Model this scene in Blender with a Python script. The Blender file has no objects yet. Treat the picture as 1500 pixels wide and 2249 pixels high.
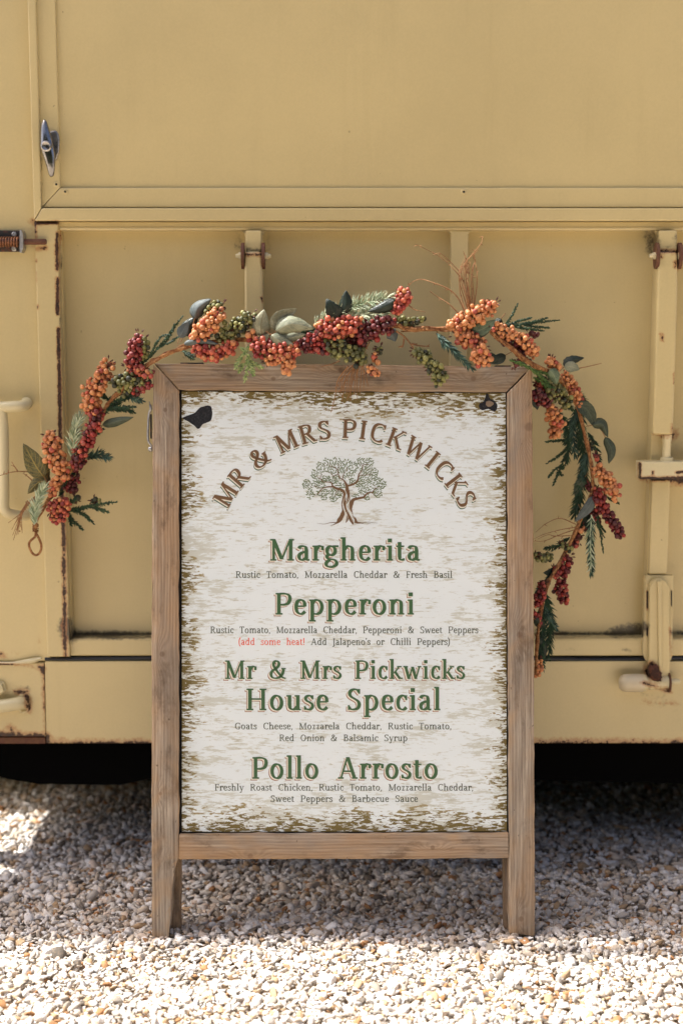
import bpy, bmesh, math, random
import numpy as np
from mathutils import Vector, Matrix

random.seed(11)
rng = np.random.default_rng(7)
R = math.radians
SC = bpy.context.scene
COL = SC.collection

# ------------------------------------------------------------------ camera, sky, sun, exposure
CAMZ = 1.091
PITCH = R(8.0)
FPX = 3125.0                       # focal length in photo pixels (1500 x 2249)
cd = bpy.data.cameras.new('camera')
cam = bpy.data.objects.new('camera', cd)
COL.objects.link(cam)
cam.location = (0, 0, CAMZ)
cam.rotation_euler = (R(90) - PITCH, 0, 0)
cd.sensor_fit = 'VERTICAL'
cd.sensor_height = 36.0
cd.lens = FPX * 36.0 / 2249.0
cd.clip_start = 0.05
cd.clip_end = 500
cd.dof.use_dof = True
cd.dof.focus_distance = 2.49
cd.dof.aperture_fstop = 2.1
SC.camera = cam

SUNV = Vector((-0.50, 0.142, 0.86)).normalized()      # towards the sun: high, from the left, a little behind the van
elev = math.asin(SUNV.z)
azim = math.atan2(SUNV.x, SUNV.y)
world = bpy.data.worlds.new('World')
SC.world = world
world.use_nodes = True
wn = world.node_tree
bg = wn.nodes['Background']
sky = wn.nodes.new('ShaderNodeTexSky')
sky.sky_type = 'NISHITA'
sky.sun_disc = False
sky.sun_elevation = elev
sky.sun_rotation = azim
sky.air_density = 0.3
sky.dust_density = 4.0
sky.ozone_density = 0.0
wn.links.new(sky.outputs['Color'], bg.inputs['Color'])
bg.inputs['Strength'].default_value = 0.15
sl = bpy.data.lights.new('sun', 'SUN')
sl.energy = 3.7
sl.angle = R(2.2)
sl.color = (1.0, 0.985, 0.955)
sun = bpy.data.objects.new('sun', sl)
COL.objects.link(sun)
sun.rotation_euler = SUNV.to_track_quat('Z', 'Y').to_euler()
vs = SC.view_settings
vs.view_transform = 'Standard'
vs.look = 'None'
vs.gamma = 1.0
vs.use_curve_mapping = False
vs.exposure = 1.40

# ------------------------------------------------------------------ helpers
CP, SP = math.cos(PITCH), math.sin(PITCH)


def W(px, py, Y):
    """point of the vertical plane y = Y seen at photo pixel (px, py)"""
    x = (px - 750.0) / FPX
    v = (1124.5 - py) / FPX
    dy = CP + v * SP
    dz = -SP + v * CP
    t = Y / dy
    return Vector((x * t, Y, CAMZ + dz * t))


def to_px(p):
    y, z = p[1], p[2] - CAMZ
    d = y * CP - z * SP
    u = y * SP + z * CP
    return 750.0 + p[0] / d * FPX, 1124.5 - u / d * FPX


def srgb(r, g, b):
    f = lambda c: (c / 255 / 12.92) if c / 255 <= 0.04045 else ((c / 255 + 0.055) / 1.055) ** 2.4
    return (f(r), f(g), f(b), 1.0)


def link(name, me, mat=None, parent=None):
    o = bpy.data.objects.new(name, me)
    COL.objects.link(o)
    if mat is not None and me is not None and len(me.materials) == 0:
        me.materials.append(mat)
    if parent is not None:
        o.parent = parent
    return o


def tag(o, label=None, cat=None, group=None, kind=None):
    if label: o['label'] = label
    if cat: o['category'] = cat
    if group: o['group'] = group
    if kind: o['kind'] = kind
    return o


def mesh_py(name, vs_, fs, mat, parent=None, smooth=False):
    me = bpy.data.meshes.new(name)
    me.from_pydata([tuple(v) for v in vs_], [], fs)
    if smooth:
        me.polygons.foreach_set('use_smooth', [True] * len(me.polygons))
    me.update()
    return link(name, me, mat, parent)


def from_bm(name, bm, mat, parent=None, smooth=False, auto=None):
    bmesh.ops.recalc_face_normals(bm, faces=bm.faces[:])
    me = bpy.data.meshes.new(name)
    bm.to_mesh(me)
    bm.free()
    if smooth:
        me.polygons.foreach_set('use_smooth', [True] * len(me.polygons))
        if auto:
            me.set_sharp_from_angle(angle=R(auto))
    return link(name, me, mat, parent)


def bm_prism(bm, pts, y0, y1):
    """pts: (x, z) outline; extruded between y0 and y1"""
    a = [bm.verts.new((x, y0, z)) for x, z in pts]
    b = [bm.verts.new((x, y1, z)) for x, z in pts]
    bm.faces.new(a)
    bm.faces.new(b[::-1])
    n = len(pts)
    for i in range(n):
        bm.faces.new((a[i], b[i], b[(i + 1) % n], a[(i + 1) % n]))


def bevel_all(bm, w, seg=2, ang=30):
    es = [e for e in bm.edges if len(e.link_faces) == 2 and e.calc_face_angle(0) > R(ang)]
    if w > 0 and es:
        bmesh.ops.bevel(bm, geom=es, offset=w, segments=seg, affect='EDGES', profile=0.5)


def ribbon_pts(P, n=6):
    """Catmull-Rom through P (2D or 3D)"""
    P = [np.array(p, float) for p in P]
    if len(P) < 3:
        return [P[0] + (P[1] - P[0]) * i / n for i in range(n + 1)]
    out = []
    for i in range(len(P) - 1):
        p0 = P[i - 1] if i > 0 else 2 * P[0] - P[1]
        p1, p2 = P[i], P[i + 1]
        p3 = P[i + 2] if i + 2 < len(P) else 2 * P[-1] - P[-2]
        for k in range(n):
            t = k / n
            out.append(0.5 * (2 * p1 + (p2 - p0) * t + (2 * p0 - 5 * p1 + 4 * p2 - p3) * t * t + (3 * p1 - p0 - 3 * p2 + p3) * t ** 3))
    out.append(P[-1])
    return out


class MB:
    """collects loose geometry for one mesh"""
    def __init__(self):
        self.v, self.f, self.a = [], [], []

    def add(self, vs_, fs, val=0.0):
        o = len(self.v)
        self.v += [tuple(v) for v in vs_]
        self.f += [tuple(i + o for i in f) for f in fs]
        self.a += [val] * len(vs_)

    def tube(self, P, rad, seg=6, caps=True):
        P = [Vector(p) for p in P]
        n = len(P)
        rr = rad if hasattr(rad, '__len__') else [rad] * n
        t0 = (P[1] - P[0]).normalized()
        up = Vector((0, 0, 1)) if abs(t0.z) < 0.9 else Vector((0, 1, 0))
        u = t0.cross(up).normalized()
        vs_, fs = [], []
        for i in range(n):
            t = (P[min(i + 1, n - 1)] - P[max(i - 1, 0)])
            t = t.normalized() if t.length > 1e-9 else t0
            u = (u - t * u.dot(t))
            u = u.normalized() if u.length > 1e-6 else t.orthogonal().normalized()
            w = t.cross(u)
            for k in range(seg):
                a = 2 * math.pi * k / seg
                vs_.append(P[i] + (u * math.cos(a) + w * math.sin(a)) * rr[i])
        for i in range(n - 1):
            for k in range(seg):
                k2 = (k + 1) % seg
                fs.append((i * seg + k, i * seg + k2, (i + 1) * seg + k2, (i + 1) * seg + k))
        if caps:
            fs.append(tuple(range(seg))[::-1])
            fs.append(tuple((n - 1) * seg + k for k in range(seg)))
        self.add(vs_, fs)

    def lathe(self, c, axis, prof, seg=16):
        """prof: (distance along axis, radius)"""
        c = Vector(c); axis = Vector(axis).normalized()
        u = axis.orthogonal().normalized(); w = axis.cross(u)
        vs_, fs = [], []
        for d, r in prof:
            for k in range(seg):
                a = 2 * math.pi * k / seg
                vs_.append(c + axis * d + (u * math.cos(a) + w * math.sin(a)) * max(r, 1e-5))
        for i in range(len(prof) - 1):
            for k in range(seg):
                k2 = (k + 1) % seg
                fs.append((i * seg + k, i * seg + k2, (i + 1) * seg + k2, (i + 1) * seg + k))
        fs.append(tuple(range(seg))[::-1])
        fs.append(tuple((len(prof) - 1) * seg + k for k in range(seg)))
        self.add(vs_, fs)

    def build(self, name, mat, parent=None, smooth=True, auto=40, attr=None):
        me = bpy.data.meshes.new(name)
        me.from_pydata(self.v, [], self.f)
        if smooth:
            me.polygons.foreach_set('use_smooth', [True] * len(me.polygons))
            if auto: me.set_sharp_from_angle(angle=R(auto))
        if attr:
            at = me.attributes.new(attr, 'FLOAT', 'POINT')
            at.data.foreach_set('value', self.a)
        me.update()
        return link(name, me, mat, parent)


# ------------------------------------------------------------------ node helpers
class NT:
    def __init__(self, name, rough=0.5, spec=0.5):
        self.m = bpy.data.materials.new(name)
        self.m.use_nodes = True
        self.t = self.m.node_tree
        self.b = self.t.nodes['Principled BSDF']
        self.b.inputs['Roughness'].default_value = rough
        self.b.inputs['Specular IOR Level'].default_value = spec

    def n(self, kind, **kw):
        nd = self.t.nodes.new(kind)
        for k, v in kw.items():
            setattr(nd, k, v)
        return nd

    def l(self, a, b):
        self.t.links.new(a, b)

    def val(self, sock, x):
        if isinstance(x, (int, float)): sock.default_value = x
        elif isinstance(x, (tuple, list)): sock.default_value = x
        else: self.l(x, sock)

    def math(self, op, a, b=0.0, c=None, clamp=False):
        nd = self.n('ShaderNodeMath', operation=op, use_clamp=clamp)
        self.val(nd.inputs[0], a); self.val(nd.inputs[1], b)
        if c is not None: self.val(nd.inputs[2], c)
        return nd.outputs[0]

    def mix(self, f, a, b, mode='MIX'):
        nd = self.n('ShaderNodeMix', data_type='RGBA', blend_type=mode)
        self.val(nd.inputs[0], f); self.val(nd.inputs[6], a); self.val(nd.inputs[7], b)
        return nd.outputs[2]

    def obj(self, scale=(1, 1, 1), loc=(0, 0, 0), rot=(0, 0, 0), src='Object'):
        tc = self.n('ShaderNodeTexCoord')
        mp = self.n('ShaderNodeMapping')
        mp.inputs['Scale'].default_value = scale
        mp.inputs['Location'].default_value = loc
        mp.inputs['Rotation'].default_value = rot
        self.l(tc.outputs[src], mp.inputs['Vector'])
        return mp.outputs[0]

    def noise(self, vec, scale=5, detail=4, rough=0.55, dist=0.0):
        nd = self.n('ShaderNodeTexNoise')
        self.l(vec, nd.inputs['Vector'])
        nd.inputs['Scale'].default_value = scale
        nd.inputs['Detail'].default_value = detail
        nd.inputs['Roughness'].default_value = rough
        nd.inputs['Distortion'].default_value = dist
        return nd.outputs['Fac']

    def ramp(self, f, stops, interp='LINEAR'):
        nd = self.n('ShaderNodeValToRGB')
        cr = nd.color_ramp
        cr.interpolation = interp
        while len(cr.elements) < len(stops): cr.elements.new(0.5)
        for e, (p, c) in zip(cr.elements, stops):
            e.position = p
            e.color = c if len(c) == 4 else (*c, 1)
        self.l(f, nd.inputs[0])
        return nd.outputs[0]

    def step(self, f, lo, hi):
        nd = self.n('ShaderNodeMapRange', interpolation_type='SMOOTHSTEP')
        self.val(nd.inputs['Value'], f)
        self.val(nd.inputs['From Min'], lo); self.val(nd.inputs['From Max'], hi)
        return nd.outputs[0]

    def bump(self, h, strength=0.3, dist=0.001):
        nd = self.n('ShaderNodeBump')
        nd.inputs['Strength'].default_value = strength
        nd.inputs['Distance'].default_value = dist
        self.l(h, nd.inputs['Height'])
        self.l(nd.outputs[0], self.b.inputs['Normal'])

    def attr(self, name):
        nd = self.n('ShaderNodeAttribute', attribute_name=name)
        return nd

    def color(self, c):
        self.val(self.b.inputs['Base Color'], c)
        return self.m


G = lambda v: (v, v, v, 1)


def mat_paint(name, base, rough=0.36, mott=0.03):
    n = NT(name, rough, 0.45)
    o = n.obj()
    big = n.noise(o, 3.0, 5, 0.6)
    fine = n.noise(o, 260, 3, 0.6)
    v = n.math('ADD', n.math('MULTIPLY', big, 0.7), n.math('MULTIPLY', fine, 0.3))
    c1 = tuple(x * (1 - mott * 2) for x in base[:3]) + (1,)
    c2 = tuple(min(1, x * (1 + mott * 2)) for x in base[:3]) + (1,)
    col = n.mix(n.step(v, 0.3, 0.7), c1, c2)
    # tiny specks of dirt
    sp = n.noise(o, 95, 2, 0.5)
    col = n.mix(n.math('MULTIPLY', n.step(sp, 0.76, 0.80), 0.45), col, srgb(92, 72, 44))
    # vertical rain streaks, weak
    st = n.noise(n.obj(scale=(34, 34, 2.2)), 1.0, 4, 0.6)
    col = n.mix(n.math('MULTIPLY', n.step(st, 0.52, 0.8), 0.06), col, srgb(120, 98, 58))
    # grime gathered in corners
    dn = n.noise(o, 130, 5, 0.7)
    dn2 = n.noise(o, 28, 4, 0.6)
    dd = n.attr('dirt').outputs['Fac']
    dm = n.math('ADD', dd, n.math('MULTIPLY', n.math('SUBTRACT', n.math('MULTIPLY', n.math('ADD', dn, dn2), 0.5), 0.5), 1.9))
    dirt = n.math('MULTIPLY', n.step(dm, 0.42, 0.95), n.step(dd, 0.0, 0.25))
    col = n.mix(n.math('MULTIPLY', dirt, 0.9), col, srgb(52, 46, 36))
    # rust
    rr = n.attr('rust').outputs['Fac']
    rn = n.noise(o, 170, 5, 0.7)
    rn2 = n.noise(o, 46, 4, 0.65)
    rm = n.math('ADD', rr, n.math('MULTIPLY', n.math('SUBTRACT', n.math('MULTIPLY', n.math('ADD', rn, rn2), 0.5), 0.5), 2.2))
    gate = n.step(rr, 0.0, 0.2)
    stain = n.math('MULTIPLY', n.step(rm, 0.12, 0.62), gate)
    core = n.math('MULTIPLY', n.step(rm, 0.60, 0.72), gate)
    col = n.mix(n.math('MULTIPLY', stain, 0.62), col, srgb(168, 104, 48))
    rc = n.mix(n.step(rn, 0.35, 0.7), srgb(34, 22, 15), srgb(82, 50, 30))
    col = n.mix(core, col, rc)
    n.color(col)
    n.val(n.b.inputs['Roughness'], n.math('ADD', rough, n.math('MULTIPLY', core, 0.45), clamp=True))
    n.b.inputs['Coat Weight'].default_value = 0.4
    n.b.inputs['Coat Roughness'].default_value = 0.2
    h = n.math('SUBTRACT', n.math('MULTIPLY', n.noise(o, 420, 2, 0.5), 0.25), n.math('MULTIPLY', core, 1.2))
    n.bump(h, 0.35, 0.0009)
    return n.m


def mat_metal(name, c, rough=0.35, metallic=1.0, rust=0.0):
    n = NT(name, rough)
    n.b.inputs['Metallic'].default_value = metallic
    o = n.obj()
    f = n.noise(o, 140, 5, 0.65)
    col = n.mix(n.step(f, 0.35, 0.7), tuple(x * 0.7 for x in c[:3]) + (1,), c)
    if rust:
        g = n.noise(o, 60, 5, 0.7)
        k = n.step(g, 0.62 - rust * 0.3, 0.72 - rust * 0.3)
        col = n.mix(k, col, srgb(92, 52, 34))
        n.val(n.b.inputs['Metallic'], n.math('SUBTRACT', metallic, n.math('MULTIPLY', k, metallic), clamp=True))
    n.color(col)
    n.val(n.b.inputs['Roughness'], n.math('ADD', rough - 0.08, n.math('MULTIPLY', f, 0.25)))
    n.bump(f, 0.2, 0.0006)
    return n.m


def mat_wood(name, axis='Z', seed=0.0, dark=1.0, knots=()):
    """weathered softwood, grain along axis in object space"""
    n = NT(name, 0.78, 0.25)
    al, ac = (2.2, 75.0)
    sc_ = (ac, ac, al) if axis == 'Z' else (al, ac, ac)
    o = n.obj(scale=sc_, loc=(seed, seed * 1.7, seed * 0.6))
    wob = n.noise(n.obj(scale=(4, 4, 4), loc=(seed, 0, seed)), 1.0, 3, 0.5)
    # knots: bend the grain round them
    tc = n.n('ShaderNodeTexCoord')
    sep = n.n('ShaderNodeSeparateXYZ'); n.l(tc.outputs['Object'], sep.inputs[0])
    across = sep.outputs['X'] if axis == 'Z' else sep.outputs['Z']
    along = sep.outputs['Z'] if axis == 'Z' else sep.outputs['X']
    bend = None
    kn = None
    for (ka, kc, kr) in knots:
        da = n.math('MULTIPLY', n.math('SUBTRACT', along, ka), 0.45 / kr)
        dc = n.math('MULTIPLY', n.math('SUBTRACT', across, kc), 1.0 / kr)
        d2 = n.math('ADD', n.math('MULTIPLY', da, da), n.math('MULTIPLY', dc, dc))
        d2 = n.math('ADD', d2, n.math('MULTIPLY', n.math('SUBTRACT', wob, 0.5), 1.2))
        g = n.math('POWER', 2.718, n.math('MULTIPLY', n.math('MAXIMUM', d2, 0.0), -1.0))
        b = n.math('MULTIPLY', g, kr * 1.6)
        bend = b if bend is None else n.math('ADD', bend, b)
        dz2 = n.math('ADD', n.math('MULTIPLY', n.math('MULTIPLY', da, 2.2), n.math('MULTIPLY', da, 2.2)), n.math('MULTIPLY', dc, dc))
        k_ = n.math('SUBTRACT', 1.0, n.step(n.math('SQRT', dz2), 0.25, 0.5))
        kn = k_ if kn is None else n.math('MAXIMUM', kn, k_)
    ac2 = n.math('ADD', across, n.math('MULTIPLY', wob, 0.012))
    if bend is not None:
        ac2 = n.math('ADD', ac2, bend)
    ring = n.math('SINE', n.math('MULTIPLY', ac2, 1150.0))
    ring = n.step(n.math('ADD', ring, n.math('MULTIPLY', n.noise(o, 0.6, 3, 0.6), 1.2)), -0.4, 1.7)
    fib = n.noise(o, 3.0, 5, 0.7)
    base = n.mix(n.step(fib, 0.3, 0.7), srgb(120, 107, 93), srgb(184, 171, 152))
    warm = n.noise(n.obj(scale=(9, 9, 2.4) if axis == 'Z' else (2.4, 9, 9), loc=(seed * 3, 2, 1)), 1.2, 4, 0.6)
    base = n.mix(n.math('MULTIPLY', n.step(warm, 0.40, 0.66), 0.6), base, srgb(172, 136, 98))
    gray = n.noise(n.obj(scale=(14, 14, 3) if axis == 'Z' else (3, 14, 14), loc=(seed * 5, 1, 7)), 1.0, 5, 0.65)
    base = n.mix(n.math('MULTIPLY', n.step(gray, 0.48, 0.72), 0.75), base, srgb(132, 122, 110))
    base = n.mix(n.math('MULTIPLY', ring, 0.27), base, srgb(104, 86, 68))
    dk = n.noise(n.obj(scale=(22, 22, 9) if axis == 'Z' else (9, 22, 22), loc=(seed, 5, 3)), 1.0, 6, 0.7)
    base = n.mix(n.math('MULTIPLY', n.step(dk, 0.50, 0.70), 0.75), base, srgb(84, 66, 50))
    nick = n.noise(n.obj(scale=(150, 150, 90)), 1.0, 2, 0.5)
    base = n.mix(n.math('MULTIPLY', n.step(nick, 0.72, 0.76), 0.6), base, srgb(50, 38, 30))
    if kn is not None:
        base = n.mix(n.math('MULTIPLY', kn, 0.5), base, srgb(96, 70, 52))
    # worn warm arrises
    geo = n.n('ShaderNodeNewGeometry')
    edge = n.step(geo.outputs['Pointiness'], 0.51, 0.56)
    base = n.mix(n.math('MULTIPLY', edge, 0.4), base, srgb(178, 142, 100))
    if dark != 1.0:
        base = n.mix(1.0, base, G(dark), 'MULTIPLY')
    n.color(base)
    h = n.math('ADD', n.math('MULTIPLY', fib, 0.6), n.math('MULTIPLY', ring, -0.5))
    n.bump(h, 0.5, 0.0012)
    return n.m


# ------------------------------------------------------------------ materials
PAINT = mat_paint('sand_paint', srgb(203, 185, 133))
CREAM = mat_paint('cream_paint', srgb(208, 196, 154), 0.4)
RUBBER = NT('black_rubber', 0.4).color((0.012, 0.013, 0.016, 1))
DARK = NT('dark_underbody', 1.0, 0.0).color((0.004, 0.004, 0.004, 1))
CHROME = mat_metal('polished_metal', (0.45, 0.43, 0.40, 1), 0.25)
ZINC = mat_metal('zinc', (0.50, 0.50, 0.48, 1), 0.42)
IRON = mat_metal('dark_iron', (0.07, 0.065, 0.06, 1), 0.5, 0.7, 0.25)
RUSTM = mat_metal('rusty_steel', srgb(120, 84, 62), 0.6, 0.5, 0.5)
BLACKHOLE = NT('black_hole', 0.9).color((0.01, 0.01, 0.01, 1))

# ------------------------------------------------------------------ ground
gn = NT('gravel_ground', 0.95, 0.2)
o_ = gn.obj()
vor = gn.n('ShaderNodeTexVoronoi'); gn.l(o_, vor.inputs['Vector']); vor.inputs['Scale'].default_value = 75
c_ = gn.ramp(gn.noise(o_, 60, 3, 0.6), [(0.3, srgb(150, 132, 110)), (0.5, srgb(196, 184, 168)), (0.7, srgb(214, 204, 190))])
gn.color(gn.mix(gn.step(vor.outputs['Distance'], 0.35, 0.75), c_, srgb(150, 134, 112)))
gn.bump(vor.outputs['Distance'], 0.8, 0.006)
xs, ys = [-45, -1.3, 1.3, 45], [-45, 1.7, 4.2, 45]
gv = [(x, y, -0.015) for y in ys for x in xs]
gf = [(j * 4 + i, j * 4 + i + 1, (j + 1) * 4 + i + 1, (j + 1) * 4 + i) for j in range(3) for i in range(3)]
tag(mesh_py('ground', gv, gf, gn.m), 'pale gravel ground reaching away on every side', kind='structure')


def ground_h(x, y):
    h = 0.006 * np.sin(x * 5.1 + 1.0) * np.sin(y * 4.3) + 0.004 * np.sin(x * 13 + y * 9) - 0.003
    for fx in (-0.311, 0.318):      # stones pushed up round the board's feet
        d2 = ((x - fx) / 0.055) ** 2 + ((y - 2.375) / 0.05) ** 2
        h = h * (1 - np.exp(-d2)) + -0.001 * np.exp(-d2)
    return h


def chip_shapes(sub, count):
    bm = bmesh.new()
    bmesh.ops.create_icosphere(bm, subdivisions=sub, radius=1.0)
    bv = np.array([v.co[:] for v in bm.verts]); bf = np.array([[v.index for v in f.verts] for f in bm.faces])
    bm.free()
    shapes = []
    for k in range(count):
        v = bv.copy()
        if sub == 1:
            v *= rng.uniform(0.72, 1.18, (len(v), 1))
        else:
            for j in range(rng.integers(6, 12)):
                nrm = rng.normal(size=3); nrm /= np.linalg.norm(nrm)
                d = rng.uniform(0.38, 0.80)
                v -= np.outer(np.maximum(v @ nrm - d, 0), nrm)
            v *= 1.12
        v *= np.array([rng.uniform(0.9, 1.5), rng.uniform(0.65, 1.0), rng.uniform(0.34, 0.72)])
        v += rng.normal(scale=0.03, size=v.shape)
        shapes.append(v)
    return shapes, bf


def gravel_band(name, y0, y1, pitch, sub, mat, label, extra=0):
    shapes, bf = chip_shapes(sub, 36)
    pts = []
    y = y0
    while y < y1:
        half = 0.245 * (y + 0.18) + 0.10
        nx = int(2 * half / pitch)
        xx = -half + (np.arange(nx) + rng.uniform(-0.5, 0.5, nx)) * pitch
        yy = y + rng.uniform(-0.55, 0.55, nx) * pitch
        pts.append(np.stack([xx, yy], 1))
        y += pitch * 0.93
    pts = np.concatenate(pts)
    n = len(pts)
    size = np.exp(rng.normal(np.log(0.66 * pitch), 0.33, n))
    size = np.clip(size, 0.38 * pitch, 1.5 * pitch)
    bigm = rng.random(n) < 0.02
    size[bigm] *= 1.35
    z = ground_h(pts[:, 0], pts[:, 1]) + rng.uniform(-0.0008, 0.0034, n) + (size - 0.5 * pitch) * 0.3
    idx = rng.integers(0, len(shapes), n)
    nv = len(shapes[0])
    V = np.zeros((n, nv, 3)); Cc = np.zeros((n, nv, 4))
    pal = np.array([srgb(240, 236, 230), srgb(228, 220, 209), srgb(214, 198, 177), srgb(190, 160, 124), srgb(176, 128, 84),
                    srgb(168, 158, 144), srgb(106, 98, 88), srgb(226, 206, 186), srgb(204, 196, 184)])
    pr = np.array([0.27, 0.21, 0.14, 0.07, 0.03, 0.07, 0.03, 0.10, 0.08]); pr /= pr.sum()
    ci = rng.choice(len(pal), n, p=pr)
    az = rng.uniform(0, 2 * np.pi, n)
    ta = rng.normal(0, 0.45, n); tb = rng.normal(0, 0.45, n)
    S = np.stack(shapes)[idx] * size[:, None, None]
    ca, sa = np.cos(ta)[:, None], np.sin(ta)[:, None]
    x0, y0_, z0 = S[..., 0], S[..., 1], S[..., 2]
    y1_, z1 = y0_ * ca - z0 * sa, y0_ * sa + z0 * ca
    cb, sb = np.cos(tb)[:, None], np.sin(tb)[:, None]
    x2, z2 = x0 * cb + z1 * sb, -x0 * sb + z1 * cb
    cz, sz = np.cos(az)[:, None], np.sin(az)[:, None]
    V[..., 0] = x2 * cz - y1_ * sz + pts[:, 0:1]
    V[..., 1] = x2 * sz + y1_ * cz + pts[:, 1:2]
    V[..., 2] = z2 + z[:, None]
    Cc[:] = (pal[ci] * rng.uniform(0.74, 1.0, (n, 1)))[:, None, :]
    Cc[..., 3] = 1
    F = (bf[None] + (np.arange(n) * nv)[:, None, None]).reshape(-1, 3)
    me = bpy.data.meshes.new(name)
    me.vertices.add(n * nv); me.vertices.foreach_set('co', V.reshape(-1).astype(np.float32))
    me.loops.add(len(F) * 3); me.loops.foreach_set('vertex_index', F.reshape(-1).astype(np.int32))
    me.polygons.add(len(F))
    me.polygons.foreach_set('loop_start', (np.arange(len(F)) * 3).astype(np.int32))
    at = me.attributes.new('stone', 'FLOAT_COLOR', 'POINT')
    at.data.foreach_set('color', Cc.reshape(-1).astype(np.float32))
    me.update(calc_edges=True)
    o = link(name, me, mat)
    tag(o, label, kind='stuff')
    print(name, n, len(F))


def make_gravel():
    m = NT('gravel_stone', 0.75, 0.3)
    oo = m.obj()
    a = m.attr('stone').outputs['Color']
    f = m.noise(oo, 240, 4, 0.65)
    col = m.mix(m.math('MULTIPLY', m.step(f, 0.45, 0.75), 0.38), a, srgb(176, 142, 106))
    col = m.mix(m.math('MULTIPLY', m.step(m.noise(oo, 700, 2, 0.6), 0.5, 0.75), 0.3), col, srgb(130, 118, 102))
    m.color(col)
    m.bump(m.noise(oo, 900, 3, 0.6), 0.5, 0.0008)
    gravel_band('gravel', 1.88, 2.50, 0.0078, 2, m.m, 'loose pale flint gravel chippings, sunlit in front of the menu board')
    gravel_band('gravel', 2.50, 3.70, 0.0090, 1, m.m, 'loose flint gravel chippings in the shade under and beside the van')


make_gravel()

# ------------------------------------------------------------------ unseen foliage screen added behind the camera to block low sky light
def make_added_hedge():
    hd = bpy.data.objects.new('added_hedge', None); COL.objects.link(hd)
    hd.location = (0, -4.2, 0)
    tag(hd, 'tall dark green foliage screen added behind the camera, blocking low sky light', 'added_hedge')
    n = NT('hedge_leaf', 0.5, 0.3)
    n.color(n.mix(n.noise(n.obj(), 9, 3), (0.03, 0.055, 0.018, 1), (0.075, 0.10, 0.035, 1)))
    N = 26000
    x = rng.uniform(-9, 9, N); z = rng.uniform(0.05, 3.6, N) + 0.15 * np.sin(x * 2.1)
    dep = 0.55 + 0.12 * np.sin(x * 1.7) + 0.1 * np.sin(z * 3 + x)
    y = dep * np.sign(rng.normal(size=N)) * rng.uniform(.75, 1.05, N)
    c = np.stack([x, y, z], 1)
    a = rng.normal(size=(N, 3)); a /= np.linalg.norm(a, axis=1)[:, None]
    b = np.cross(a, rng.normal(size=(N, 3))); b /= np.linalg.norm(b, axis=1)[:, None]
    L_ = rng.uniform(.05, .09, N)[:, None]
    V = np.stack([c - a * L_, c + b * L_ * .45, c + a * L_, c - b * L_ * .45], 1).reshape(-1, 3)
    F = np.arange(N * 4).reshape(-1, 4)
    o = mesh_py('foliage', V, F.tolist(), n.m, hd); o['kind'] = 'stuff'
    m = MB()
    for k in range(19):
        xx = -9 + k
        m.tube([(xx, 0, 0), (xx + .05, .05, 1.2), (xx, 0, 3.2)], [.05, .04, .015], 7)
    m.build('stems', DARK_BARK, hd)['kind'] = 'stuff'
    core = box_w('inner_growth', -9, 9, -.36, .36, 0.1, 3.4, DARK_BARK, hd)


# ------------------------------------------------------------------ the van
DARK_BARK = NT('dark_bark', .9).color((0.025, 0.022, 0.014, 1))
YF = 2.660        # face of the frame members
YP = 2.700        # recessed panels
van = bpy.data.objects.new('food_van', None)
COL.objects.link(van)
van.location = (0, 0, 0)
tag(van, 'sand yellow painted catering van side with hatch, struts and rusty skirt, behind the menu board', 'van')

RUST = [  # (x0, y0, x1, y1, radius, strength) in photo pixels
    (126, 512, 126, 592, 6, .95), (127, 612, 127, 690, 6, .95), (129, 722, 134, 1010, 6, 1.0), (136, 1060, 141, 1200, 7, .95), (141, 1200, 143, 1400, 7, .85),
    (75, 490, 126, 489, 6, .95), (78, 492, 79, 530, 7, .6), (80, 674, 80, 674, 9, .95), (78, 600, 77, 640, 5, .6), (80, 573, 80, 573, 6, .7), (77, 750, 77, 750, 7, .5),
    (84, 546, 100, 545, 8, .6), (132, 510, 132, 540, 6, .6), (93, 1400, 96, 1430, 9, .6), (142, 1375, 145, 1440, 8, .75), (92, 1000, 80, 980, 4, .4),
    (100, 1632, 333, 1633, 11, .72), (0, 1618, 102, 1620, 17, .85), (1172, 1630, 1500, 1630, 10, .68), (90, 1466, 94, 1470, 10, .95), (30, 1459, 76, 1462, 4, .9),
    (97, 1460, 98, 1605, 3.4, .66), (38, 1441, 46, 1441, 6, .8), (0, 1438, 6, 1438, 8, .8), (20, 1600, 30, 1608, 14, .6), (96, 1610, 98, 1630, 6, .9),
    (60, 1530, 64, 1560, 9, .9), (35, 1520, 62, 1520, 8, .7), (1400, 1052, 1500, 1050, 7, .95), (1404, 1018, 1404, 1050, 6, .95), (1433, 1036, 1433, 1040, 5, .95), (1485, 1038, 1500, 1036, 5, .95),
    (1450, 733, 1452, 745, 6, .85), (1478, 935, 1476, 945, 8, .55), (1478, 780, 1478, 780, 4, .6), (1480, 820, 1480, 840, 5, .6), (1452, 1170, 1452, 1170, 3, .6),
    (1445, 552, 1490, 552, 7, .75), (1452, 566, 1454, 566, 5, .8), (1482, 575, 1482, 590, 5, .7), (536, 560, 578, 559, 7, .75), (575, 655, 577, 660, 4, .95), (1405, 950, 1480, 955, 2, .3),
    (1422, 1470, 1446, 1500, 15, 1.05), (1430, 1460, 1440, 1470, 12, 1.0), (1415, 1500, 1470, 1518, 8, .8), (1470, 1380, 1472, 1440, 4, .6), (1420, 1300, 1421, 1340, 3, .9), (1421, 1375, 1421, 1395, 3, .9),
    (1455, 958, 1478, 962, 7, .95), (1290, 1440, 1292, 1640, 3, .2), (1395, 1540, 1480, 1545, 10, .35),
]
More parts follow.
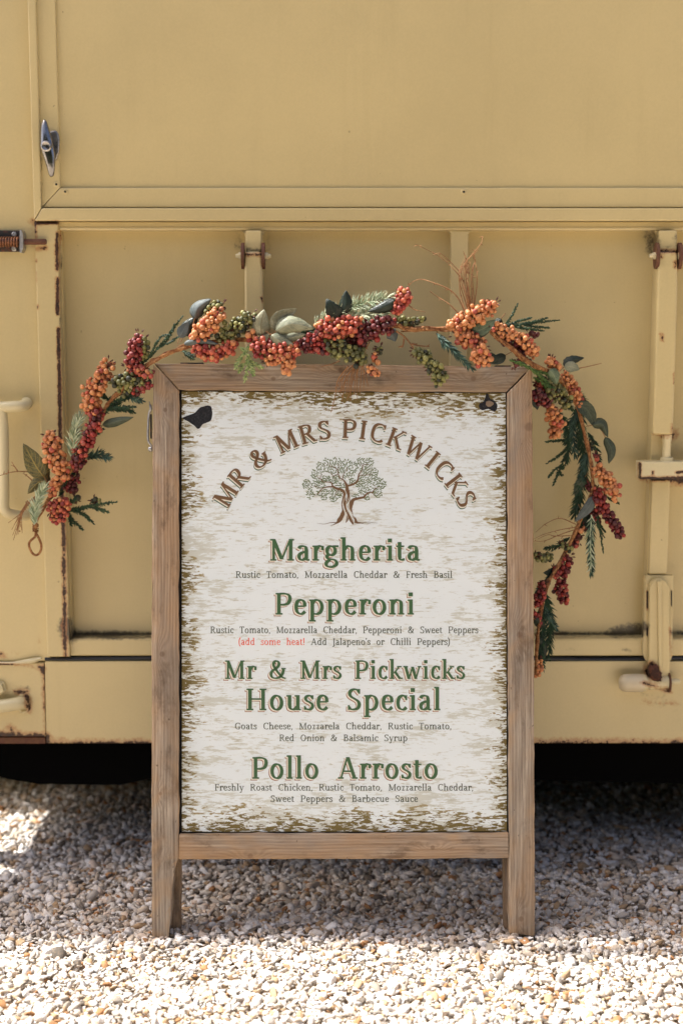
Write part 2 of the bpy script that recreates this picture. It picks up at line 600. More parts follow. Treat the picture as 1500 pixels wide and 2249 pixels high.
DIRT = [
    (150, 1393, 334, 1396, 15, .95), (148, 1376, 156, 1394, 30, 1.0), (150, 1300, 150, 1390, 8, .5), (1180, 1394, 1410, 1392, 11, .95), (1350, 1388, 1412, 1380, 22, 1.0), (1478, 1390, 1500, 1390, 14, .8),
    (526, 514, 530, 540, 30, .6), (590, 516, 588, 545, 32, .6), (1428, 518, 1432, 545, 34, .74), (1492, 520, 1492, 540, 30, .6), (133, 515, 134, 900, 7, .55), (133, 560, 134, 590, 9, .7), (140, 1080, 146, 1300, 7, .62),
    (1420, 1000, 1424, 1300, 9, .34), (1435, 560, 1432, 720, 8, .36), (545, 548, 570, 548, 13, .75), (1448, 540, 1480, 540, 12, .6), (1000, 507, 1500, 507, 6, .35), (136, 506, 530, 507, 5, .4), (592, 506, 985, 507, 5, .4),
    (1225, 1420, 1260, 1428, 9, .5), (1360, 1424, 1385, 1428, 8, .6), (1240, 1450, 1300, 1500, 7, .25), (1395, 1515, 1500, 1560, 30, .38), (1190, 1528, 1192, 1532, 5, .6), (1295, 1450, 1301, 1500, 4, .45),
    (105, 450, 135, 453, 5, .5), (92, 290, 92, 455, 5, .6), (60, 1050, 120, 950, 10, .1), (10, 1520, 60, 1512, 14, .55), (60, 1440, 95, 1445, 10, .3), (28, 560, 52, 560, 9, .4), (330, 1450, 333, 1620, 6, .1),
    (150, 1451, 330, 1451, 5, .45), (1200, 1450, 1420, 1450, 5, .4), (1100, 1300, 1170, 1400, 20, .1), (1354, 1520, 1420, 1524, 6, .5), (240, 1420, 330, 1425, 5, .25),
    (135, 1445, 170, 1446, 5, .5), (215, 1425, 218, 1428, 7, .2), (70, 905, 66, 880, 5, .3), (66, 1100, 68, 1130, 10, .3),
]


def seg_field(P, segs):
    P = np.asarray(P, float)
    val = np.zeros(len(P))
    for x0, y0, x1, y1, r, s in segs:
        a = np.array([x0, y0], float); d = np.array([x1 - x0, y1 - y0], float)
        L2 = max((d * d).sum(), 1e-6)
        t = np.clip(((P - a) @ d) / L2, 0, 1)
        dist = np.linalg.norm(P - a - t[:, None] * d, axis=1)
        val = np.maximum(val, s * np.clip(1.25 - dist / r, 0, 1))
    return val


def wear(o, rust=True):
    me = o.data
    P = [to_px(v.co) for v in me.vertices]
    for nm, segs in (('rust', RUST), ('dirt', DIRT)):
        at = me.attributes.new(nm, 'FLOAT', 'POINT')
        at.data.foreach_set('value', seg_field(P, segs).astype(np.float32))


def vpoly(name, pts, yf, yb, mat=None, bev=0.0012, step=0.006, parent=None, wr=True, seg=2):
    """a plate of the van: outline in photo pixels at depth yf, thickness to yb"""
    mat = mat or PAINT
    parent = parent or van
    w = [W(px, py, yf) for px, py in pts]
    bm = bmesh.new()
    bm_prism(bm, [(p.x, p.z) for p in w], yf, yb)
    bmesh.ops.recalc_face_normals(bm, faces=bm.faces[:])
    bevel_all(bm, bev, seg)
    if wr and step:
        x0 = min(p.x for p in w); x1 = max(p.x for p in w); z0 = min(p.z for p in w); z1 = max(p.z for p in w)
        lo = W(-60, 0, yf).x; hi = W(1560, 0, yf).x; top = W(0, 330, yf).z
        for k in range(1, int((min(x1, hi) - max(x0, lo)) / step)):
            bmesh.ops.bisect_plane(bm, geom=bm.verts[:] + bm.edges[:] + bm.faces[:], plane_co=(max(x0, lo) + k * step, 0, 0), plane_no=(1, 0, 0))
        for k in range(1, int((min(z1, top) - z0) / step)):
            bmesh.ops.bisect_plane(bm, geom=bm.verts[:] + bm.edges[:] + bm.faces[:], plane_co=(0, 0, z0 + k * step), plane_no=(0, 0, 1))
    o = from_bm(name, bm, mat, parent, smooth=False)
    if wr: wear(o)
    return o


def box_w(name, x0, x1, y0, y1, z0, z1, mat, parent, bev=0.0):
    bm = bmesh.new()
    bm_prism(bm, [(x0, z0), (x1, z0), (x1, z1), (x0, z1)], y0, y1)
    bevel_all(bm, bev)
    return from_bm(name, bm, mat, parent)


make_added_hedge()
HT = 1.95
PTOP = to_px((0, YF, HT))[1]
FL = -3000
FR = 4800
# hidden bulk of the van: box body, floor, roof, far side; plus added light blockers
xr = 3.4
box_w('box_body', -0.80, xr, YP + 0.035, 4.55, 0.30, HT, PAINT, van)
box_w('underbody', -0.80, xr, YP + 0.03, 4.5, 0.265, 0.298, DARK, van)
box_w('far_shade_skirt', -0.80, xr, 4.45, 4.5, 0.03, 0.264, DARK, van)  # unseen, added to keep light from entering on the far side
box_w('shade_rail', -3.0, 3.2, 3.12, 3.24, 0.20, 0.262, DARK, van)  # unseen rail added so the ground behind it falls in shade
bm_ = bmesh.new()
bm_prism(bm_, [(-3, .262), (-3, .20), (-.9, .20), (-.72, .192), (-.66, .172), (-.60, .162), (-.44, .160), (-.38, .172), (-.34, .188), (-.1, .186), (.1, .184), (.3, .178), (.42, .168), (.60, .166), (.7, .16), (3.2, .16), (3.2, .262)], 2.725, 2.80)
from_bm('shade_beam', bm_, DARK, van)  # black beam added below the skirt to stand for shade and block light
box_w('shade_floor', -3.0, -0.801, 3.12, 4.5, 0.265, 0.60, DARK, van)  # unseen slab added to keep sun off the ground at the rear left
box_w('light_gap_plate', -0.80, -0.78, YF + 0.036, YP + 0.034, 0.27, HT, PAINT, van)  # plate added to close a gap that let sunlight through
box_w('right_end_skirt', 3.2, 3.25, YP, 4.5, 0.03, 0.264, DARK, van)
box_w('left_end_skirt', -3.0, -2.95, YP, 4.5, 0.03, 0.264, DARK, van)
# side panel left of the stile and skirt below it
_xs = W(84, 490, YF + .006).x
_pt = to_px((_xs, YF + .006, HT)); _pb = (to_px((_xs, YF + .006, W(0, 1452, YF + .006).z))[0], 1452)
vpoly('side_panel', [(FL, PTOP), (_pt[0], PTOP), _pb, (FL, 1452)], YF + 0.006, YF + 0.035, bev=0.001, step=0.014)
tag(van.children[-1], 'plain side panel left of the hatch')
# hatch door: inset panel, inner and outer mitred frames


def xl(px_top, px_bot, py):     # photo x of a world-vertical line through (px_bot, 484)
    return px_bot + (px_top - px_bot) * (484 - py) / 484.0


def vx(px, py, Y):  # world x
    return W(px, py, Y).x


def vert_px(x, z_py, Y):        # photo pixel of the world point (x, Y) at photo row z_py
    p = W(750, z_py, Y)
    return to_px((x, Y, p.z))[0]


YO = YF - 0.012
YI = YF - 0.003
YH = YF + 0.004
xo0, xo1 = vx(75, 484, YO), vx(92, 456, YO)
xi0, xi1 = vx(92, 456, YI), vx(133, 412, YI)
col_ = lambda x, py, Y: (vert_px(x, py, Y), py)
vpoly('hatch_outer_frame', [col_(xo0, PTOP, YO), col_(xo1, PTOP, YO), (92, 456), (75.5, 484)], YO, YF + 0.02, bev=0.0022, step=0.01)
vpoly('hatch_outer_frame', [(93, 456.7), (FR, 456.7), (FR, 485), (76.5, 485)], YO, YF + 0.02, bev=0.0022, step=0.01)
vpoly('hatch_inner_frame', [col_(xi0, PTOP, YI), col_(xi1, PTOP, YI), (133, 411.5), (92.5, 455)], YI, YF + 0.02, bev=0.002, step=0.012)
vpoly('hatch_inner_frame', [(134, 412), (FR, 412), (FR, 455.6), (93.5, 455.6)], YI, YF + 0.02, bev=0.002, step=0.012)
h = vpoly('hatch_panel', [col_(xi1, PTOP, YH), (FR, PTOP), (FR, 412), (132, 412)], YH, YF + 0.03, bev=0.0, step=0.02)
tag(h, 'large flat hatch panel')


def rivet(px, py, Y, r_px=6.5, mat=PAINT, hole=True, parent=None):
    c = W(px, py, Y)
    r = r_px * 0.00086
    m = MB()
    m.lathe(c, (0, -1, 0), [(-0.001, r), (0.0006, r), (0.0014, r * 0.86), (0.0018, r * 0.45), (0.0015, r * 0.3)], 16)
    o = m.build('rivet', mat, parent or van)
    for nm in ('rust', 'dirt'):
        o.data.attributes.new(nm, 'FLOAT', 'POINT')
    if hole and (parent is None):
        m2 = MB()
        m2.lathe(c, (0, -1, 0), [(0.001, r * 0.42), (0.0022, r * 0.38)], 8)
        m2.build('rivet_hole', BLACKHOLE, o)


for px, py in ((125, 405), (144.5, 421), (1018, 421.5)):
    rivet(px, py, YI)
# top rail under the hatch with rolled lower lip, posts, bottom rail
vpoly('top_rail', [(129, 487.5), (FR, 487.5), (FR, 506), (129, 506)], YF + 0.006, YP + 0.02, bev=0.001, step=0.006)
m = MB(); m.tube([W(133, 502, YF + 0.007), W(FR, 502, YF + 0.007)], 0.0035, 8)
lip = m.build('rolled_lip', PAINT, van)
for nm in ('rust', 'dirt'): lip.data.attributes.new(nm, 'FLOAT', 'POINT')
xs0, xs1 = vx(76, 490, YF), vx(129, 490, YF)
vpoly('door_stile', [(76, 488), (127.5, 488), col_(xs1, 1443, YF), col_(xs0, 1443, YF)], YF - 0.004, YP + 0.02, bev=0.0025, step=0.0036)
xa0, xa1 = vx(129.5, 560, YF + 0.016), vx(137, 560, YF + 0.016)
vpoly('angle_strip', [(129.5, 506), (135, 506), col_(xa1, 1402, YF + 0.016), col_(xa0, 1402, YF + 0.016)], YF + 0.016, YP + 0.02, bev=0.001, step=0.005)
vpoly('recessed_panel', [(128, 500), (560, 500), (560, 1412), (140, 1412)], YP, YP + 0.02, bev=0, step=0.009)
vpoly('recessed_panel', [(560.3, 500), (1008, 500), (1008, 1412), (560.3, 1412)], YP, YP + 0.02, bev=0, step=0.016)
vpoly('recessed_panel', [(1008.3, 500), (1462, 500), (1462, 1412), (1008.3, 1412)], YP, YP + 0.02, bev=0, step=0.009)
vpoly('recessed_panel', [(1462.3, 500), (FR, 500), (FR, 1412), (1462.3, 1412)], YP, YP + 0.02, bev=0, step=0.02)


def post(pl, pr, yf):
    x0, x1 = vx(pl, 540, yf), vx(pr, 540, yf)
    vpoly('post', [(pl - 7, 506.3), (pr + 7, 506.3), (pr, 513), col_(x1, 1401, yf), col_(x0, 1401, yf), (pl, 513)], yf, YP + 0.018, bev=0.0016, step=0.007)


post(538, 577, YF + 0.008)
post(990, 1028, YF + 0.008)
post(1442, 1481, YF + 0.008)
post(1900, 1940, YF + 0.008)
vpoly('bottom_rail', [(147, 1403), (FR, 1403), (FR, 1441), (147, 1441)], YF + 0.004, YP + 0.02, bev=0.004, step=0.006, seg=3)
m = MB()
P = [W(px, 1446 + 1.2 * math.sin(px * 0.011) + (1.5 if 1250 < px < 1450 else 0), YF + 0.008) for px in range(100, 2400, 25)]
m.tube(P, 0.0042, 10)
m.build('rubber_seal', RUBBER, van)
box_w('seal_channel', vx(98, 1446, YF), xr, YF + 0.012, YF + 0.05, W(0, 1453, YF).z, W(0, 1440, YF).z, BLACKHOLE, van)
vpoly('skirt', [(99, 1452.5), (FR, 1452.5), (FR, 1631.5), (103, 1633)], YF + 0.002, YF + 0.03, bev=0.0015, step=0.008)
vpoly('end_skirt', [(FL, 1456), (97.5, 1456), (101.5, 1618), (FL, 1618)], YF + 0.002, YF + 0.03, bev=0.0015, step=0.006)
vpoly('bottom_channel', [(FL, 1619), (101, 1619), (102, 1634), (FL, 1634)], YF + 0.008, YF + 0.03, mat=RUSTM, bev=0.002, step=0)
m = MB()
m.tube([W(-200, 1457, YF), W(30, 1457, YF), W(70, 1452, YF - 0.002), W(92, 1446, YF - 0.001)], [0.003, 0.0035, 0.0055, 0.003], 10)
o = m.build('weld_bead', CREAM, van); wear(o)

# grab handle
m = MB()
yh = YF - 0.045
P = [W(58, 884, YF + 0.01), W(60, 886, YF - 0.02), W(52, 891, yh + .008), W(30, 893, yh), W(-30, 896, yh), W(-80, 900, yh)]
m.tube(ribbon_pts([tuple(p) for p in P], 6), 0.0105, 14)
o = m.build('grab_handle', CREAM, van); wear(o)
m = MB()
P = [W(4, 893, yh), W(9, 960, yh), W(10, 1080, yh), W(12, 1120, yh), W(34, 1131, yh + .012), W(58, 1132, YF - .015), W(66, 1128, YF + 0.01)]
m.tube(ribbon_pts([tuple(p) for p in P], 6), 0.0098, 14)
m.build('handle_bar', CREAM, o)
wear(o.children[-1])

# spring bolt on the left
c0 = (0, 505, 49, 552)
sb = vpoly('spring_bolt', [(-60, 506), (46, 506), (48, 508), (48, 551), (46, 553), (-60, 553)], YF - 0.002, YF + 0.008, mat=IRON, bev=0.001, step=0, wr=False)
sb['label'] = 'dark iron spring bolt'
fl = vpoly('flange', [(44, 505), (48, 505), (52, 515), (52, 545), (48, 555), (44, 555)], YF - 0.028, YF - 0.002, mat=ZINC, bev=0.001, step=0, wr=False, parent=sb)
m = MB(); m.tube([W(-60, 531, YF - 0.015), W(44, 531, YF - 0.015), W(45, 531, YF - 0.015), W(100, 531, YF - 0.015), W(103, 531, YF - 0.015)], [0.003, 0.003, 0.0055, 0.0055, 0.004], 14)
m.build('rod', RUSTM, sb)
m = MB()
P = []
for i in range(0, 300):
    a = i * 2 * math.pi / 12
    px = 43 - i * 0.5
    c = W(px, 531, YF - 0.015)
    P.append(c + Vector((0, math.cos(a), math.sin(a))) * 0.0085)
m.tube(P, 0.0018, 6)
m.build('spring', mat_metal('copper_spring', srgb(150, 104, 76), 0.45, 0.8, 0.2), sb)
for py in (514.5, 546.5):
    rivet(32, py, YF - 0.003, 5.5, ZINC, parent=sb)

# hatch lock lever
yl = YI - 0.03
lk = MB()
lk.lathe(W(121, 322, YI), (0, -1, 0), [(0, 0.001), (0.0, 0.001)], 8)
lock = bpy.data.objects.new('hatch_lock', None)
COL.objects.link(lock); lock.parent = van
lock['label'] = 'polished swivel lock lever with key barrel'
vpoly('backplate', [(112, 287), (122, 285), (128, 291), (131, 308), (130, 335), (124, 352), (112, 358), (98, 352), (96, 330), (98, 300)], YI - 0.010, YI, mat=CHROME, bev=0.003, step=0, wr=False, parent=lock, seg=3)


def lens_body(name, pts, y_mid, th, mat, parent):
    """domed lever from an outline"""
    w = [W(px, py, y_mid) for px, py in pts]
    c = sum(w, Vector()) / len(w)
    vs_, fs = [], []
    n = len(w)
    rings = [(1.0, 0.35), (0.97, 0.0), (0.80, -0.55), (0.45, -0.92), (0.1, -1.0)]
    for s, d in rings:
        for p in w:
            q = c + (p - c) * s
            vs_.append((q.x, y_mid + d * th, q.z))
    for i in range(len(rings) - 1):
        for k in range(n):
            k2 = (k + 1) % n
            fs.append((i * n + k, i * n + k2, (i + 1) * n + k2, (i + 1) * n + k))
    fs.append(tuple(range(n))[::-1]); fs.append(tuple((len(rings) - 1) * n + k for k in range(n)))
    return mesh_py(name, vs_, fs, mat, parent, True)


out = ribbon_pts([(97, 261), (103, 266), (109, 284), (115, 305), (120, 330), (122, 350), (120, 380), (115, 388), (109, 386), (104, 370), (96, 345), (90, 325), (89, 300), (91, 272), (97, 261)], 3)[:-1]
CHROME2 = mat_metal('smooth_chrome', (0.34, 0.33, 0.32, 1), 0.14)
lens_body('lever', out, yl, 0.006, CHROME2, lock)
m = MB(); m.lathe(W(104, 322, yl), (0, -1, 0), [(-0.03, 0.010), (0.004, 0.010), (0.0085, 0.0095), (0.0095, 0.0075), (0.0085, 0.006)], 20)
m.build('key_barrel', CHROME, lock)
m = MB(); m.lathe(W(103.5, 322, yl - 0.0097), (0, -1, 0), [(-.002, 0.0028), (0.0012, 0.0024)], 10)
m.build('keyhole', BLACKHOLE, lock)


# struts hinged from the posts
def strut(cx, parent, rot=0):
    yc = YF - 0.022
    hz = 0.017
    so = bpy.data.objects.new('strut', None)
    COL.objects.link(so); so.parent = parent
    x0, x1 = vx(cx - 20.5, 590, yc), vx(cx + 17.5, 590, yc)
    return so, x0, x1, yc


def strut_at(cl, crr, py_end):
    so = bpy.data.objects.new('strut', None)
    COL.objects.link(so); so.parent = van
    yf = YF - 0.028
    x0, x1 = vx(cl, 600, yf), vx(crr, 600, yf)
    cx = (cl + crr) / 2
    vpoly('square_tube', [(cl + 1, 556), (cl + 4, 552), (crr - 5, 552), (crr - 2, 557), col_(x1, 640, yf), col_(x1, py_end, yf), col_(x0, py_end, yf), col_(x0, 590, yf)],
          yf, yf + 0.034, bev=0.005, step=0.006, parent=so, seg=4)
    for sx, px in ((-1, cl - 3), (1, crr + 2)):
        c = W(px, 562, yf + 0.012)
        # rusty oval cheek plates, seen edge on
        bm = bmesh.new()
        pts = [(math.cos(a) * 0.019, math.sin(a) * 0.024) for a in np.linspace(0, 2 * math.pi, 20, endpoint=False)]
        a_ = [bm.verts.new((c.x - 0.0028, c.y + p[0], c.z + p[1])) for p in pts]
        b_ = [bm.verts.new((c.x + 0.0028, c.y + p[0], c.z + p[1])) for p in pts]
        bm.faces.new(a_); bm.faces.new(b_[::-1])
        for i in range(20): bm.faces.new((a_[i], b_[i], b_[(i + 1) % 20], a_[(i + 1) % 20]))
        bevel_all(bm, 0.001, 1)
        from_bm('cheek_plate', bm, RUSTM, so, True, 40)
        c2 = W(px + sx * 6.5, 562, yf + 0.008)
        m = MB()
        m.lathe(c2, (sx, 0, 0), [(-0.008, 0.0066), (0.0025, 0.0066), (0.003, 0.004), (0.007, 0.004), (0.008, 0.003)], 6 if sx < 0 else 12)
        b = m.build('bolt', CREAM, so); wear(b)
    # lug hanging from the rail
    vpoly('lug', [(cl + 3, 506), (crr - 3, 506), (crr - 3, 548), (crr - 8, 556), (cl + 8, 556), (cl + 3, 548)], yf + 0.012, YF + 0.01, bev=0.002, step=0.006, parent=so)
    return so


strut_at(537, 577, 900)
s2 = strut_at(1444, 1489, 955)
s2['label'] = 'square strut on the right ending in a threaded rod'
yr = YF - 0.012
m = MB()
m.lathe(W(1464, 955, yr), (0, 0, -1), [(0, 0.0095), (0.012, 0.0085), (0.013, 0.0078), (0.052, 0.0078)], 14)
o = m.build('rod', CREAM, s2); wear(o)
m = MB()
m.lathe(W(1464, 1004, yr), (0, 0, -1), [(0, 0.010), (0.002, 0.0125), (0.006, 0.0125), (0.0075, 0.015), (0.0125, 0.015)], 10)
o = m.build('nut', CREAM, s2); wear(o)
cb = vpoly('cross_bar', [(1404, 1015), (1640, 1013), (1640, 1052), (1404, 1053)], YF - 0.03, YF + 0.008, mat=CREAM, bev=0.002, step=0.003)
cb['label'] = 'short rusty cream cross bar under the right strut'
xq0, xq1 = vx(1428, 1150, YF - .004), vx(1468, 1150, YF - .004)
vpoly('lower_post', [col_(xq0, 1053, YF - .004), col_(xq1, 1053, YF - .004), col_(xq1, 1262, YF - .004), col_(xq0, 1262, YF - .004)], YF - .004, YF + .02, bev=.003, step=.006)
br = vpoly('bracket', [(1417, 1265), (1478, 1264), (1478, 1295), (1476, 1440), (1472, 1452), (1418, 1452), (1411, 1436), (1412, 1405), (1416, 1296)], YF - .010, YF + .006, bev=.0015, step=.005)
# channel with rounded head
hd = [(1425 + 22.5 - 22.5 * math.cos(a), 1295 - 24 * math.sin(a)) for a in np.linspace(0, math.pi, 12)]
xh0, xh1 = 1424, 1471
ch = vpoly('channel', hd + [(1471, 1478), (1462, 1492), (1426, 1492), (1424, 1478)], YF - .024, YF - .009, bev=.003, step=.005, seg=3)
vpoly('rib', [(1443, 1276), (1452, 1276), (1454, 1486), (1446, 1486)], YF - .030, YF - .022, bev=.0022, step=.006, parent=ch)
for pts in ([(1419.5, 1300), (1422.5, 1300), (1422.5, 1338), (1419.5, 1334)], [(1419, 1377), (1422.5, 1380), (1422.5, 1400), (1419, 1396)], [(1473, 1297), (1475, 1297), (1475, 1333), (1473, 1330)]):
    vpoly('slot', pts, YF - .0115, YF - .009, mat=BLACKHOLE, bev=0, step=0, wr=False, parent=br)
pv = bpy.data.objects.new('pivot', None); COL.objects.link(pv); pv.parent = van
yv = YF - .022
sc_ = 0.00086
m = MB()
prof = [(-0.0, 0.004), (0.002, 0.011), (0.007, 0.0155), (0.014, 0.0172), (0.040, 0.0175), (0.046, 0.0165)]
m.lathe(W(1358, 1500, yv), (1, 0, 0), prof, 24)
o = m.build('cap', mat_paint('dull_cream', srgb(204, 190, 158), 0.5), pv); wear(o)
m = MB()
m.lathe(W(1410, 1499, yv), (1, 0, 0), [(0, 0.0165), (0.006, 0.0165), (0.0065, 0.0125), (0.012, 0.0125)], 20)
m.lathe(W(1424, 1499, yv), (1, 0, 0), [(0, 0.0140), (0.036, 0.0140)], 20)
o = m.build('sleeve', CREAM, pv); wear(o)
m = MB()
m.lathe(W(1466, 1499, yv), (1, 0, 0), [(0, 0.019), (0.003, 0.019)], 20)
m.build('washer', RUSTM, pv)
m = MB()
m.lathe(W(1470, 1497, yv), (1, 0, 0), [(0, 0.0055), (0.017, 0.0055), (0.020, 0.003)], 12)
o = m.build('pin', CREAM, pv); wear(o)
# lumpy rust over the pivot
bm = bmesh.new()
bmesh.ops.create_icosphere(bm, subdivisions=3, radius=1)
c = W(1438, 1478, yv - .012)
for v in bm.verts:
    k = 1 + 0.22 * math.sin(v.co.x * 7 + v.co.z * 5) * math.cos(v.co.z * 6 + 1) + random.uniform(-.05, .05)
    v.co = Vector((v.co.x * .0125 * k - v.co.z * .006, v.co.y * .008 * k, v.co.z * .0165 * k)) + c
from_bm('rust_scab', bm, mat_metal('rust_scab_metal', srgb(70, 44, 34), 0.8, 0.1, 0.5), pv, True)
# lower left: pipe with weld, hexagon bolt
m = MB()
P = [W(-60, 1552, YF - .02), W(0, 1551, YF - .02), W(30, 1547, YF - .018), W(50, 1544, YF - .01), W(56, 1544, YF + .01)]
m.tube(ribbon_pts([tuple(p) for p in P], 4), 0.0125, 16)
o = m.build('pipe', CREAM, van); wear(o)
m = MB()
rgn = []
for i in range(40):
    a = i / 39 * 2 * math.pi
    rgn.append(W(52 + 12 * math.cos(a) + random.uniform(-1, 1), 1544 + 19 * math.sin(a) + random.uniform(-1.5, 1.5), YF + 0.000))
m.tube(rgn, [0.0032 + random.uniform(-.0008, .0014) for _ in rgn], 7)
w_ = m.build('weld', CREAM, o); wear(w_)
m = MB()
m.lathe(W(-2, 1510, YF), (0, -1, 0), [(0, 0.016), (0.002, 0.016), (0.0021, 0.0125), (0.012, 0.0125), (0.0135, 0.010)], 6)
o = m.build('hexagon_bolt', CREAM, van); wear(o)
# tyre in the dark under the floor
m = MB()
m.lathe((-0.60, 3.55, 0.30), (1, 0, 0), [(-.09, .17), (-.09, .26), (-.07, .292), (-.03, .30), (.03, .30), (.07, .292), (.09, .26), (.09, .17)], 40)
m.build('tyre', mat_metal('tyre_rubber', (0.03, 0.03, 0.03, 1), 0.85, 0.0), van)

# ------------------------------------------------------------------ the menu board
S_ = 0.0008
BX, BZ = 750.0, 2062.0
FOOTY = 2.5 * CP - (2062 - 1124.5) * S_ * SP
board = bpy.data.objects.new('menu_board', None)
COL.objects.link(board)
board.location = (0, FOOTY, CAMZ - 2.5 * SP - (2062 - 1124.5) * S_ * CP)
board.rotation_euler = (-R(8.35), 0, 0)
tag(board, 'weathered wooden folding menu board with pizza poster, leaning against the van', 'sign')


def bl(px, py, y=0.0):
    return Vector(((px - BX) * S_, y, (BZ - py) * S_))


def plank(name, pts, y0, y1, mat, parent=board, bev=0.0016, rough=0.0006, step=0.02):
    bm = bmesh.new()
    bm_prism(bm, [((x - BX) * S_, (BZ - y) * S_) for x, y in pts], y0, y1)
    bmesh.ops.recalc_face_normals(bm, faces=bm.faces[:])
    bevel_all(bm, bev, 2)
    xs_ = [v.co.x for v in bm.verts]; zs_ = [v.co.z for v in bm.verts]
    for k in range(1, int((max(xs_) - min(xs_)) / step)):
        bmesh.ops.bisect_plane(bm, geom=bm.verts[:] + bm.edges[:] + bm.faces[:], plane_co=(min(xs_) + k * step, 0, 0), plane_no=(1, 0, 0))
    for k in range(1, int((max(zs_) - min(zs_)) / step)):
        bmesh.ops.bisect_plane(bm, geom=bm.verts[:] + bm.edges[:] + bm.faces[:], plane_co=(0, 0, min(zs_) + k * step), plane_no=(0, 0, 1))
    for v in bm.verts:
        v.co += Vector((random.gauss(0, rough), random.gauss(0, rough * .5), random.gauss(0, rough)))
    return from_bm(name, bm, mat, parent, rough > 0, 50)


TH = 0.028
WZ1 = mat_wood('weathered_wood_left', 'Z', 1.3, knots=((0.50, -0.315, 0.012), (0.255, -0.318, 0.008), (0.93, -0.31, 0.010)))
WZ2 = mat_wood('weathered_wood_right', 'Z', 7.9, knots=((0.534, 0.313, 0.014), (0.035, 0.315, 0.012), (0.90, 0.33, 0.02)))
WX1 = mat_wood('weathered_wood_top', 'X', 3.1, 0.82, knots=((-0.12, 0.985, 0.010), (0.232, 0.985, 0.012), (0.0, 1.0, 0.014)))
WX2 = mat_wood('weathered_wood_bottom', 'X', 5.7, knots=((-0.16, 0.145, 0.012), (0.16, 0.16, 0.010)))
left = plank('left_leg', [(336, 799), (391.5, 856), (392.5, 1886), (388.5, 1893), (385, 1906), (381, 1925), (377, 1990), (371, 2064), (334, 2062), (333, 1400)], 0, TH, WZ1)
left['label'] = 'left frame post, split along its lower inner edge'
right = plank('right_leg', [(1168.5, 806), (1172.5, 1400), (1174, 2056), (1118, 2050), (1116.5, 1500), (1114.5, 862)], 0, TH, WZ2)
plank('top_rail', [(338.5, 797.5), (700, 799.5), (1167, 805), (1113, 860.5), (750, 858), (393, 855)], 0.001, TH, WX1)
plank('bottom_rail', [(393.5, 1833), (1117.5, 1831), (1117.5, 1885.5), (393.5, 1888)], 0.001, TH, WX2)
# rebate behind the poster edge
plank('rebate', [(388, 850), (1118, 855), (1120, 1836), (390, 1838)], 0.013, 0.016, BLACKHOLE, rough=0, bev=0, step=0.2)
# folded back frame
bf = bpy.data.objects.new('back_frame', None); COL.objects.link(bf); bf.parent = board
WB = mat_wood('weathered_wood_back', 'Z', 12.4, dark=0.75)
bl_ = plank('leg', [(341, 812), (392, 812), (392.5, 2054), (344, 2054)], TH + .004, TH + .026, WB, bf)
plank('leg', [(1111, 814), (1162, 814), (1160, 2050), (1110, 2050)], TH + .004, TH + .026, WB, bf)
plank('rail', [(392.6, 812), (1110.6, 814), (1110.6, 860), (392.6, 860)], TH + .004, TH + .026, WX1, bf)
plank('rail', [(392.6, 1835), (1109.6, 1835), (1109.6, 1880), (392.6, 1880)], TH + .004, TH + .026, WX2, bf)
plank('backboard', [(390, 858), (1114, 858), (1114, 1837), (390, 1837)], TH + .008, TH + .013, DARK, bf, rough=0, bev=0, step=.3)
# hinges on the top edge
for x0, x1 in ((395, 446), (1088, 1124)):
    y_ = 797.2 + (x0 - 335) * 0.009
    o = plank('hinge', [(x0, y_ - 3.0), (x1, y_ - 3.0), (x1, y_ - 0.2), (x0, y_ - 0.2)], .004, TH + .02, IRON, rough=0, bev=.0006, step=.2)
# hooked latch bar on the left edge
m = MB()
P = [bl(325.5, 880, .012), bl(327.5, 888, .012), bl(329.5, 896, .010), bl(325.5, 905, .012), bl(323.5, 925, .012), bl(323, 965, .012), bl(331, 979, .012), bl(332, 990, .012)]
m.tube(ribbon_pts([tuple(p) for p in P], 4), [0.0010] * 4 + [0.0024] * 8 + [0.0021] * 17, 8)
o = m.build('latch_hook', ZINC, board)
m = MB(); m.tube([bl(329, 908, .014), bl(329.5, 962, .014)], 0.0016, 6); m.build('latch_plate', IRON, o)
m = MB(); m.lathe(bl(331, 985, .012), (-1, 0, 0), [(0, .005), (.003, .005), (.006, .003)], 12); m.build('screw', ZINC, o)

# ---- poster
pm = NT('poster_print', 0.62, 0.25)
tc = pm.n('ShaderNodeTexCoord'); sep = pm.n('ShaderNodeSeparateXYZ'); pm.l(tc.outputs['Object'], sep.inputs[0])
X_, Z_ = sep.outputs['X'], sep.outputs['Z']
x_half, ztop, zbot = 363 * S_, (BZ - 858) * S_, (BZ - 1832) * S_
cx_ = (755 - BX) * S_
dx = pm.math('SUBTRACT', x_half, pm.math('ABSOLUTE', pm.math('SUBTRACT', X_, cx_)))
dtop = pm.math('SUBTRACT', ztop, Z_)
dbot = pm.math('SUBTRACT', Z_, zbot)
blob = pm.noise(pm.obj(scale=(9, 1, 13), loc=(4.2, 0, 1.1)), 1.0, 3, 0.5)
blobb = pm.noise(pm.obj(scale=(3, 1, 20), loc=(9.2, 0, 3.1)), 1.0, 3, 0.5)
ex = pm.math('SUBTRACT', 1.0, pm.math('DIVIDE', dx, pm.math('MAXIMUM', 0.004, pm.math('MULTIPLY', pm.math('SUBTRACT', blobb, 0.30), 0.17))), clamp=True)
et = pm.math('SUBTRACT', 1.0, pm.math('DIVIDE', dtop, pm.math('MAXIMUM', 0.004, pm.math('MULTIPLY', pm.math('SUBTRACT', blob, 0.25), 0.20))), clamp=True)
eb = pm.math('SUBTRACT', 1.0, pm.math('DIVIDE', dbot, pm.math('MAXIMUM', 0.004, pm.math('MULTIPLY', pm.math('SUBTRACT', blob, 0.25), 0.20))), clamp=True)
